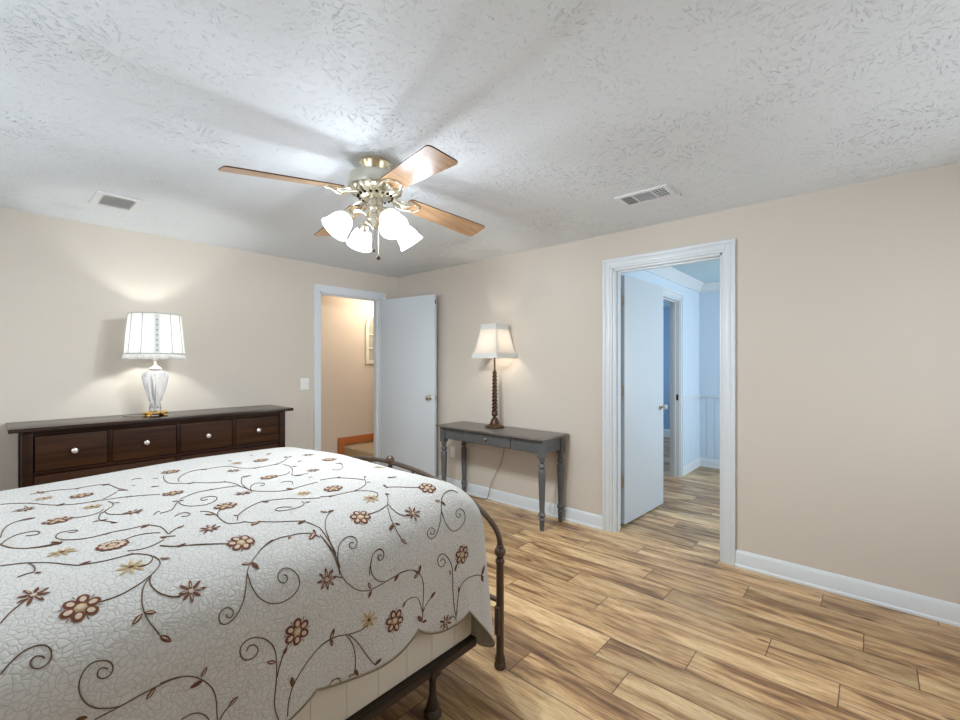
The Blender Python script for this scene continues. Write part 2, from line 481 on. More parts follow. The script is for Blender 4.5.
# door slabs
def knob_parts(parent, P, n, two=True, m=None):
    """P on the door face, n = outward normal; built in parent's rebased world coords"""
    m = m or M_nickel
    n = Vector(n).normalized(); rot = n.to_track_quat('Z', 'Y').to_matrix().to_4x4()
    k = MB()
    for s, base in ((1, Vector(P)), (-1, Vector(P) - n * 0.036)) if two else ((1, Vector(P)),):
        r_ = (n * s).to_track_quat('Z', 'Y').to_matrix().to_4x4()
        k.lathe([(0.031, 0.0), (0.031, 0.004), (0.024, 0.009), (0.011, 0.012), (0.011, 0.028), (0.020, 0.034),
                 (0.027, 0.043), (0.027, 0.052), (0.020, 0.060), (0.001, 0.063)], base, 24, 0, r_)
    return k.build('doorknob', m, parent)

def door_slab(name, hinge, tip, z0, z1, th, knob_z, hinges=True):
    h = Vector((hinge[0], hinge[1], 0)); tp = Vector((tip[0], tip[1], 0))
    u = (tp - h).normalized(); L = (tp - h).length; nrm = Vector((-u.y, u.x, 0))
    M = Matrix(((u.x, nrm.x, 0, h.x), (u.y, nrm.y, 0, h.y), (0, 0, 1, 0), (0, 0, 0, 1)))
    d = struct(MB().box(0, L, 0, th, z0, z1, 0, M).build(name, M_door, loc=(h.x, h.y, z0), bevel=0.0015))
    knob_parts(d, M @ Vector((L - 0.065, 0, knob_z)), -nrm)
    lt = MB().box(L - 0.001, L + 0.0015, th / 2 - 0.012, th / 2 + 0.012, knob_z - 0.028, knob_z + 0.028, 0, M)
    lt.box(L, L + 0.010, th / 2 - 0.006, th / 2 + 0.006, knob_z - 0.008, knob_z + 0.008, 0, M)
    lt.build('latch_plate', M_brass, d)
    if hinges:
        for hz in (0.37, 1.145, 1.914):
            k = MB().box(-0.0015, 0.0005, 0.003, th - 0.003, hz - 0.045, hz + 0.045, 0, M)
            k.tube([M @ Vector((-0.006, th - 0.002, hz - 0.05)), M @ Vector((-0.006, th - 0.002, hz + 0.05))], 0.006, 10)
            k.build('hinge', M_nickel, d)
    return d, M, L
d, M, L = door_slab('door_1', (3.150, 4.385), (3.270, 3.575), 0.012, 2.135, 0.035, 1.0)
MB().box(L, L + 0.002, 0.006, 0.022, 2.03, 2.075, 0, M).build('edge_plug', mat('rust brown plug', (0.22, 0.06, 0.03), 0.6), d)
door_slab('door_2', (3.600, 1.565), (4.405, 1.522), 0.012, 2.128, 0.036, 0.96)
k = MB()
for hz in (0.37, 1.145, 1.914):
    k.box(3.525, 3.600, 1.590, 1.594, hz - 0.045, hz + 0.045)
struct(k.build('trim_6', M_nickel))

# blue room beyond the right-hand doorway
BX0, BX1, BY0, BY1 = XR + WT, 6.40, -1.2, 1.74
D3 = (4.78, 5.59, 2.14)
w = MB(); bt = 0.11
w.box(BX0, D3[0], BY1, BY1 + bt, 0, CH).box(D3[1], BX1 + 0.1, BY1, BY1 + bt, 0, CH).box(D3[0], D3[1], BY1, BY1 + bt, D3[2], CH)
struct(w.build('wall_blue_left', M_blue))
w = MB().box(BX1, BX1 + 0.1, BY0, BY1, 0, CH)
struct(w.build('wall_blue_far', M_blue))
struct(MB().box(BX0, BX1 + 0.1, BY0 - 0.1, BY0, 0, CH).build('wall_blue_near', M_blue))
M_blueceil = wall_paint('pale aqua ceiling paint', (0.52, 0.68, 0.74))
struct(MB().box(BX0, BX1 + 0.1, BY0 - 0.1, BY1, CH, CH + 0.1).build('ceiling_blue_room', M_blueceil))
M_blueface = wall_paint('blue inner face', (0.60, 0.70, 0.80))
struct(MB().box(BX0 - 0.002, BX0 + 0.004, BY0, D2[0] - 0.085, 0, CH).box(BX0 - 0.002, BX0 + 0.004, D2[1] + 0.085, BY1, 0, CH)
       .box(BX0 - 0.002, BX0 + 0.004, D2[0] - 0.085, D2[1] + 0.085, D2[2] + 0.09, CH).build('wall_blue_inner', M_blueface))
# wainscot with beaded grooves, chair rail, crown, baseboard
g = MB()
for (p, q, ax) in (((D3[1] + 0.075), BX1, 'x'), (BY0, BY1, 'y')):
    n = int((q - p) / 0.09)
    for i in range(n):
        a = p + (q - p) * i / n; b = p + (q - p) * (i + 1) / n - 0.004
        if ax == 'x': g.box(a, b, BY1 - 0.006, BY1 + 0.001, 0.1, 0.93)
        else: g.box(BX1 - 0.006, BX1 + 0.001, a, b, 0.1, 0.93)
struct(g.build('wall_blue_wainscot', M_blue))
c_ = MB().box(D3[1] + 0.075, BX1, BY1 - 0.022, BY1, 0.925, 0.955).box(BX1 - 0.022, BX1, BY0, BY1, 0.925, 0.955)
struct(c_.build('trim_7', M_trim, bevel=0.004))
def crown(name, p0, p1, n):
    p0 = Vector(p0); p1 = Vector(p1); n = Vector(n)
    prof = [(0, CH), (0.085, CH), (0.085, CH - 0.012), (0.06, CH - 0.03), (0.03, CH - 0.07), (0.014, CH - 0.09), (0.014, CH - 0.11), (0, CH - 0.11)]
    vs = [Vector((p.x, p.y, 0)) + n * a + Vector((0, 0, z)) for p in (p0, p1) for a, z in prof]
    k = len(prof)
    fs = [(i, (i + 1) % k, k + (i + 1) % k, k + i) for i in range(k)] + [tuple(range(k)), tuple(range(k, 2 * k))]
    return struct(MB().add(vs, fs).build(name, M_trim, smooth=25))
crown('trim_8', (BX0, BY1, 0), (BX1, BY1, 0), (0, -1, 0))
crown('trim_9', (BX1, BY0, 0), (BX1, BY1, 0), (-1, 0, 0))
baseboard('baseboard_blue_far', (BX1, BY0, 0), (BX1, BY1, 0), (-1, 0, 0))
baseboard('baseboard_blue_left', (D3[1] + 0.085, BY1, 0), (BX1, BY1, 0), (0, -1, 0))
baseboard('baseboard_blue_left', (BX0, BY1, 0), (D3[0] - 0.085, BY1, 0), (0, -1, 0))
casing('trim_10', D3[0], D3[1], D3[2], BY1, 'x', 0.075)
jamb('trim_11', D3[0], D3[1], D3[2], BY1 - 0.001, BY1 + bt + 0.001, 'x', (BY1 + 0.04, BY1 + 0.075))
d3 = struct(MB().box(D3[1] - 0.0135, D3[1] - 0.0115, BY1 + 0.010, BY1 + 0.036, 0.93, 1.0).build('trim_12', M_bronze))
# far room through that doorway
w = MB().box(8.5, 8.6, BY1 + bt, 5.0, 0, CH).box(BX1 + 0.1, 8.6, BY1, BY1 + bt, 0, CH).box(4.4, 8.6, 4.4, 4.5, 0, CH)
struct(w.build('wall_far_room', M_blue_deep))
struct(MB().box(4.4, 8.6, BY1 + bt, 4.5, CH, CH + 0.1).build('ceiling_far_room', M_blueceil))
baseboard('baseboard_far_room', (8.5, BY1 + bt, 0), (8.5, 4.4, 0), (-1, 0, 0), 0.14)

# hall beyond the back doorway
struct(MB().box(1.6, 5.0, 5.5, 5.6, 0, CH).build('wall_hall', M_hall))
struct(MB().box(1.5, 1.6, YB + WT, 5.6, 0, CH).box(4.9, 5.0, YB + WT, 5.5, 0, CH).box(XR + WT, 4.9, YB + 0.02, YB + WT, 0, CH).build('wall_hall_ends', M_hall))
struct(MB().box(1.5, 5.0, YB + WT, 5.6, CH, CH + 0.1).build('ceiling_hall', M_ceil))
struct(MB().box(3.30, 4.88, 4.70, 5.478, 0.0, 0.225).build('trim_13', M_carpet, bevel=0.02))
sk = MB().box(3.225, 4.88, 5.478, 5.499, 0.235, 0.348).box(3.225, 3.30, 5.478, 5.499, 0, 0.235)
sk.box(3.225, 3.30, 5.455, 5.478, 0, 0.30)
struct(sk.build('trim_14', M_oak, bevel=0.003))

# arched window-frame decoration on the hall wall
aw = thing('arched_wall_decoration', 'cream arched window-pane frame hanging on the hall wall behind the open door', 'wall decoration', (3.93, 5.5, 1.37))
ax0, ax1, az0, azs = 3.665, 4.195, 1.37, 1.89
acx = (ax0 + ax1) / 2; ar = (ax1 - ax0) / 2
def arch_ring(r0, r1, z0, y0, y1, m, zb):
    pts = [(ax, zz) for ax, zz in ((1, zb),)]
    out = []; inn = []
    n = 20
    out.append((acx - r1, zb)); inn.append((acx - r0, zb + (r1 - r0)))
    for i in range(n + 1):
        a = PI - PI * i / n
        out.append((acx + r1 * math.cos(a), azs + r1 * math.sin(a))); inn.append((acx + r0 * math.cos(a), azs + r0 * math.sin(a)))
    out.append((acx + r1, zb)); inn.append((acx + r0, zb + (r1 - r0)))
    N = len(out)
    vs = [(x, y, z) for y in (y0, y1) for ring in (out, inn) for x, z in ring]
    fs = []
    for i in range(N):
        k = (i + 1) % N
        fs += [(i, k, N + k, N + i), (2 * N + i, 2 * N + k, 3 * N + k, 3 * N + i), (i, k, 2 * N + k, 2 * N + i), (N + i, N + k, 3 * N + k, 3 * N + i)]
    m.add(vs, fs)
m = MB(); arch_ring(ar - 0.05, ar, 0, 5.468, 5.5, m, az0)
M_aw = mat('cream painted frame', (0.74, 0.70, 0.58), 0.5)
m.build('frame', M_aw, aw, bevel=0.004)
m = MB()
for i in (1, 2, 3):
    x = ax0 + 0.04 + (ax1 - ax0 - 0.08) * i / 4
    m.box(x - 0.009, x + 0.009, 5.478, 5.492, az0 + 0.045, azs + math.sqrt(max(0, (ar - 0.045) ** 2 - (x - acx) ** 2)))
for z in (1.60, 1.80):
    m.box(ax0 + 0.045, ax1 - 0.045, 5.480, 5.490, z - 0.009, z + 0.009)
m.build('muntins', M_aw, aw)
m = MB()
n = 20; vs = [(acx - ar + 0.05, 5.497, az0 + 0.05)] + [(acx + (ar - 0.05) * math.cos(PI - PI * i / n), 5.497, azs + (ar - 0.05) * math.sin(PI - PI * i / n)) for i in range(n + 1)] + [(acx + ar - 0.05, 5.497, az0 + 0.05)]
m.add(vs, [tuple(range(len(vs)))])
m.build('backing', mat('grey green backing', (0.42, 0.42, 0.36), 0.6), aw)

# ------------------------------------------------------------------ wall plates and vents
sw = thing('light_switch', 'white double light switch plate beside the hall doorway', 'light switch', (2.216, YB, 1.105))
MB().box(2.170, 2.262, YB - 0.006, YB, 1.103, 1.223).build('plate', M_plastic, sw, bevel=0.003)
for x in (2.193, 2.239):
    MB().box(x - 0.005, x + 0.005, YB - 0.014, YB - 0.005, 1.158, 1.178).build('toggle', M_plastic, sw, bevel=0.001)
ot = thing('wall_outlet', 'beige-white wall outlet plate low on the wall under the console table', 'outlet', (XR, 3.427, 0.350))
MB().box(XR - 0.006, XR, 3.392, 3.462, 0.350, 0.465).build('plate', M_plastic, ot, bevel=0.003)
for z in (0.384, 0.431):
    MB().box(XR - 0.009, XR - 0.005, 3.410, 3.444, z - 0.014, z + 0.014).build('socket', M_plastic, ot, bevel=0.004)

v1 = thing('return_air_vent', 'pale square ceiling vent of fine slats above the dresser', 'ceiling vent', (0.575, 3.69, CH))
x0, x1, y0, y1 = 0.455, 0.695, 3.535, 3.845
def frame(m, x0, x1, y0, y1, w_, z0, z1):
    m.box(x0, x1, y0, y0 + w_, z0, z1).box(x0, x1, y1 - w_, y1, z0, z1)
    m.box(x0, x0 + w_, y0 + w_, y1 - w_, z0, z1).box(x1 - w_, x1, y0 + w_, y1 - w_, z0, z1)
m = MB(); frame(m, x0, x1, y0, y1, 0.038, CH - 0.012, CH); m.build('frame', M_vent_white, v1, bevel=0.003)
MB().box(x0 + 0.02, x1 - 0.02, y0 + 0.02, y1 - 0.02, CH - 0.002, CH - 0.0005).build('backing', M_ventback, v1)
m = MB()
for i in range(13):
    xx = x0 + 0.045 + i * 0.0125
    m.add([(xx - 0.004, y0 + 0.04, CH - 0.011), (xx + 0.004, y0 + 0.04, CH - 0.003), (xx + 0.004, y1 - 0.04, CH - 0.003), (xx - 0.004, y1 - 0.04, CH - 0.011),
           (xx - 0.003, y0 + 0.04, CH - 0.012), (xx + 0.005, y0 + 0.04, CH - 0.004), (xx + 0.005, y1 - 0.04, CH - 0.004), (xx - 0.003, y1 - 0.04, CH - 0.012)],
          [(0, 1, 2, 3), (7, 6, 5, 4), (0, 4, 5, 1), (3, 2, 6, 7), (0, 3, 7, 4), (1, 5, 6, 2)])
m.build('slats', M_vent_white, v1)

v2 = thing('supply_air_register', 'white three-section ceiling register near the right wall', 'ceiling vent', (2.775, 1.065, CH))
x0, x1, y0, y1 = 2.672, 2.878, 0.905, 1.232
m = MB(); frame(m, x0, x1, y0, y1, 0.030, CH - 0.010, CH)
ya, yb = 1.130, 1.012
m.box(x0 + 0.03, x1 - 0.03, ya - 0.006, ya + 0.006, CH - 0.010, CH).box(x0 + 0.03, x1 - 0.03, yb - 0.006, yb + 0.006, CH - 0.010, CH)
m.build('frame', M_vent_white, v2, bevel=0.002)
MB().box(x0 + 0.02, x1 - 0.02, y0 + 0.02, y1 - 0.02, CH - 0.002, CH - 0.0005, 0).box(x0 + 0.02, x1 - 0.02, yb, y1 - 0.02, CH - 0.003, CH - 0.0015, 1).build('backing', [M_dark, M_ventback], v2)
def slat(m, horiz, p, a0, a1, tilt):
    dz = 0.007
    if horiz: q = [(p - tilt, a0), (p + tilt, a0), (p + tilt, a1), (p - tilt, a1)]; zz = [CH - 0.010, CH - 0.003, CH - 0.003, CH - 0.010]
    else: q = [(a0, p - tilt), (a0, p + tilt), (a1, p + tilt), (a1, p - tilt)]; zz = [CH - 0.010, CH - 0.003, CH - 0.003, CH - 0.010]
    vs = [(x, y, z) for (x, y), z in zip(q, zz)] + [(x, y, z + 0.0012) for (x, y), z in zip(q, zz)]
    m.add(vs, [(0, 1, 2, 3), (7, 6, 5, 4), (0, 4, 5, 1), (1, 5, 6, 2), (2, 6, 7, 3), (3, 7, 4, 0)])
m = MB()
for i in range(9): slat(m, False, ya + 0.012 + i * 0.0085, x0 + 0.03, x1 - 0.03, 0.0015)
for i in range(13): slat(m, True, x0 + 0.036 + i * 0.0113, yb + 0.006, ya - 0.006, 0.0055)
for i in range(3): m.box(x0 + 0.03, x1 - 0.03, y0 + 0.048 + i * 0.02 - 0.001, y0 + 0.048 + i * 0.02 + 0.001, CH - 0.008, CH - 0.003)
for i in range(4): m.box(x0 + 0.058 + i * 0.03 - 0.0012, x0 + 0.058 + i * 0.03 + 0.0012, y0 + 0.03, yb - 0.006, CH - 0.008, CH - 0.003)
m.build('slats', M_vent_white, v2)
MB().box(2.868, 2.900, 0.890, 0.906, CH - 0.014, CH - 0.004).build('damper_lever', M_vent_white, v2)

# ------------------------------------------------------------------ bed
bed = thing('bed_frame', 'dark bronze metal bed frame with arched footboard topped by a ball', 'bed', (0.5, 2.05, 0))
FX = 1.555; YN, YF = 1.262, 2.898; YM = (YN + YF) / 2
def post(y):
    m = MB()
    m.lathe([(0.001, 0), (0.024, 0.0), (0.027, 0.006), (0.027, 0.018), (0.021, 0.028), (0.024, 0.040), (0.0205, 0.055), (0.0175, 0.065),
             (0.0175, 0.47), (0.021, 0.478), (0.021, 0.488), (0.016, 0.495), (0.016, 0.500)], (FX, y, 0), 24)
    m.ball((FX, y, 0.525), 0.026)
    m.lathe([(0.014, 0), (0.018, 0.006), (0.012, 0.014)], (FX, y, 0.545), 20)
    return m.build('post', M_iron, bed)
for y in (YN, YF): post(y)
prof = [(0.0, 0.556), (0.004, 0.590), (0.024, 0.622), (0.055, 0.650), (0.10, 0.680), (0.165, 0.714), (0.30, 0.754), (0.44, 0.780), (0.55, 0.795),
        (0.68, 0.806), (0.818, 0.811)]
pts = [(FX, YN + a, z) for a, z in prof] + [(FX, YF - a, z) for a, z in reversed(prof[:-1])]
def smooth_pts(p, it=2):
    p = [Vector(q) for q in p]
    for _ in range(it):
        q = [p[0]]
        for a, b in zip(p, p[1:]): q += [a * 0.75 + b * 0.25, a * 0.25 + b * 0.75]
        q.append(p[-1]); p = q
    return p
MB().tube(smooth_pts(pts), 0.0125, 12).build('arch', M_iron, bed)
m = MB(); m.ball((FX, YM, 0.822), 0.025); m.lathe([(0.012, 0), (0.017, 0.01), (0.010, 0.02)], (FX, YM, 0.775), 16)
m.build('finial', M_iron, bed)
def arch_z(y):
    a = min(y - YN, YF - y)
    for (a0, z0), (a1, z1) in zip(prof, prof[1:]):
        if a0 <= a <= a1: return z0 + (z1 - z0) * (a - a0) / (a1 - a0)
    return 0.81
MB().tube([(FX, YN, 0.30), (FX, YF, 0.30)], 0.011, 12).build('crossbar', M_iron, bed)
for i in range(1, 8):
    y = YN + (YF - YN) * i / 8
    MB().tube([(FX, y, 0.30), (FX, y, arch_z(y))], 0.008, 10).build('spindle', M_iron, bed)
for y, s in ((YN, 1), (YF, -1)):
    MB().box(FX - 0.026, FX - 0.014, y - 0.012, y + 0.012, 0.155, 0.285).box(FX - 0.034, FX - 0.022, y - 0.018, y + 0.004, 0.235, 0.285).build('bracket', M_iron, bed, bevel=0.002)
for y, s in ((1.268, 1), (2.872, -1)):
    m = MB(); yy = sorted((y, y + s * 0.004)); m.box(-0.55, 1.402, yy[0], yy[1], 0.170, 0.205)
    yy = sorted((y, y + s * 0.04)); m.box(-0.55, 1.402, yy[0], yy[1], 0.200, 0.204)
    m.build('side_rail', M_rail, bed)
for x in (-0.45, 1.165):
    m = MB().box(x - 0.02, x + 0.02, 1.272, 2.868, 0.190, 0.199)
    m.build('cross_rail', M_rail, bed)
    for y in (1.285, 2.07, 2.855):
        q = MB().box(x - 0.022, x + 0.022, y - 0.022, y + 0.022, 0.160, 0.190)
        q.lathe([(0.001, 0), (0.030, 0), (0.036, 0.008), (0.034, 0.022), (0.024, 0.034), (0.026, 0.046), (0.018, 0.065), (0.0135, 0.09),
                 (0.013, 0.13), (0.018, 0.150), (0.020, 0.162)], (x, y, 0), 20)
        q.build('leg', M_rail, bed)

bs = thing('box_spring', 'cream box spring showing between the bed rail and quilt hem', 'box spring', (0.5, 2.07, 0.207))
MB().box(-0.58, 1.40, 1.288, 2.852, 0.207, 0.455).build('body', M_boxspring, bs, bevel=0.018)
m = MB()
for i in range(16):
    x = 1.29 - i * 0.125
    MB().box(x - 0.0012, x + 0.0012, 1.2868, 1.290, 0.215, 0.448).build('seam', M_seam, bs)
ms = MB().box(-0.58, 1.39, 1.33, 2.81, 0.457, 0.775).build('mattress', M_mattress, loc=(0.4, 2.07, 0.457), bevel=0.04)
tag(ms, 'white mattress under the embroidered quilt, on top of the box spring', 'mattress')

# quilt ---------------------------------------------------------------
QX0, QX1, QY0, QY1 = -0.60, 1.455, 1.212, 2.93
def contour(d):
    """rounded rectangle inset by d, sampled the same way for every d"""
    rc = max(0.03, 0.11 - 0.2 * d)
    x0, x1, y0, y1 = QX0 + d, QX1 - d, QY0 + d, QY1 - d
    P = []; N = []; T = []
    def line(a, b, n, nn, tag_):
        for i in range(n):
            f = i / n; P.append((a[0] + (b[0] - a[0]) * f, a[1] + (b[1] - a[1]) * f)); N.append(nn); T.append(tag_ + f)
    def arc(cx, cy, a0, tag_):
        for i in range(14):
            a = a0 + PI / 2 * i / 14; P.append((cx + rc * math.cos(a), cy + rc * math.sin(a))); N.append((math.cos(a), math.sin(a))); T.append(tag_ + i / 14)
    line((x0 + rc, y0), (x1 - rc, y0), 130, (0, -1), 0)
    arc(x1 - rc, y0 + rc, -PI / 2, 1)
    line((x1, y0 + rc), (x1, y1 - rc), 90, (1, 0), 2)
    arc(x1 - rc, y1 - rc, 0, 3)
    line((x1 - rc, y1), (x0 + rc, y1), 130, (0, 1), 4)
    arc(x0 + rc, y1 - rc, PI / 2, 5)
    line((x0, y1 - rc), (x0, y0 + rc), 90, (-1, 0), 6)
    arc(x0 + rc, y0 + rc, PI, 7)
    return P, N, T
def interp(tab, x):
    if x <= tab[0][0]: return tab[0][1]
    for (a, b), (c, d) in zip(tab, tab[1:]):
        if x <= c:
            f = (x - a) / (c - a); return b + (d - b) * f
    return tab[-1][1]
def hem(x, y, T):
    if T < 1 or T >= 7:      # near long side, scallops with cusps pointing up
        if x > 1.275:
            f = (x - 1.275) / 0.18
            return 0.398 - 0.225 * f
        for (xa, za), (xb, zb), sag in (((1.275, 0.398), (1.02, 0.438), 0.050), ((1.02, 0.438), (0.64, 0.435), 0.042), ((0.64, 0.435), (0.26, 0.42), 0.045),
                                        ((0.26, 0.42), (-0.12, 0.42), 0.045), ((-0.12, 0.42), (-0.7, 0.42), 0.045)):
            if x >= xb:
                f = (xa - x) / (xa - xb); return za + (zb - za) * f - sag * math.sin(PI * f) ** 0.8
        return 0.42
    if T < 2: return 0.312 - 0.20 * math.sin((T - 1) * PI / 2)
    if T < 3:
        f = (y - QY0) / 0.3
        return 0.105 + 0.02 * f + 0.22 * min(1, max(0, f - 0.75)) if f < 1.7 else 0.33 - 0.05 * abs(math.sin((y - QY0 - .43) / 0.32 * PI))
    if T < 4: return 0.22
    return 0.38 - 0.05 * abs(math.sin((x - 1.275) / 0.32 * PI))
prof_top = [(0.78, 0.884), (0.65, 0.884), (0.5, 0.883), (0.4, 0.881), (0.32, 0.878), (0.26, 0.873), (0.21, 0.866), (0.17, 0.857), (0.135, 0.846),
            (0.10, 0.831), (0.072, 0.814), (0.048, 0.794), (0.028, 0.768), (0.013, 0.738), (0.004, 0.705)]
rings = []
for d, z in prof_top:
    P, N, T = contour(d)
    r = []
    for (x, y), n in zip(P, N):
        # soft undulation of the top, plus the sag towards the foot end
        zz = z + 0.004 * math.sin(x * 5.1 + 1.0) * math.sin(y * 6.3) * min(1, d * 4)
        zz += 0.024 * min(1, max(0.0, (x - 0.85) / 0.4)) * min(1, d * 9 + 0.25) * min(1, max(0, (2.7 - y) / 0.5))
        zz -= 0.030 * max(0.0, (0.75 - x) / 1.3) * min(1, max(0, (y - 1.7) / 0.6))
        r.append((x, y, zz))
    rings.append(r)
P, N, T = contour(0.0)
NS = 26
for k in range(1, NS + 1):
    f = k / NS; r = []
    for i, ((x, y), n, t_) in enumerate(zip(P, N, T)):
        h = hem(x, y, t_); z = 0.700 + (h - 0.700) * f - 0.0
        if x > 0.95 and False: z -= 0.02
        drop = 0.70 - z
        out = 0.012 * f + 0.010 * f * f * math.sin(x * 17 + 1.3 * y * 11)
        if t_ < 1: out += 0.006 * f * math.sin(x * 9.0)
        # corner flares into a soft cone
        if 0.9 <= t_ < 2.2: out += 0.042 * f ** 1.3 * math.sin((t_ - 0.9) / 1.3 * PI)
        r.append((x + n[0] * out, y + n[1] * out, z))
    rings.append(r)
n = len(rings[0]); vs = [p for r in rings for p in r]
fs = [(a * n + i, a * n + (i + 1) % n, (a + 1) * n + (i + 1) % n, (a + 1) * n + i) for a in range(len(rings) - 1) for i in range(n)]
fs.append(tuple(range(n)))     # centre strip
qb = MB().add(vs, fs)
quilt = qb.build('quilt', M_quilt, loc=(0.4, 2.07, 0.88), smooth=80)
tag(quilt, 'white quilted bedspread embroidered with brown vines and flowers, scalloped hem', 'quilt')
md = quilt.modifiers.new('thickness', 'SOLIDIFY'); md.thickness = 0.006; md.offset = -1
md.use_even_offset = False
hemring = rings[-1]
MB().tube([(x, y, z) for x, y, z in hemring] + [hemring[0]], 0.0034, 8, cap=False).build('binding', M_binding, quilt)
bm = bmesh.new(); bm.from_mesh(quilt.data); bmesh.ops.triangulate(bm, faces=bm.faces); bm.to_mesh(quilt.data); bm.free()
QBVH = BVHTree.FromPolygons([v.co + Vector((0.4, 2.07, 0.88)) for v in quilt.data.vertices], [tuple(p.vertices) for p in quilt.data.polygons])
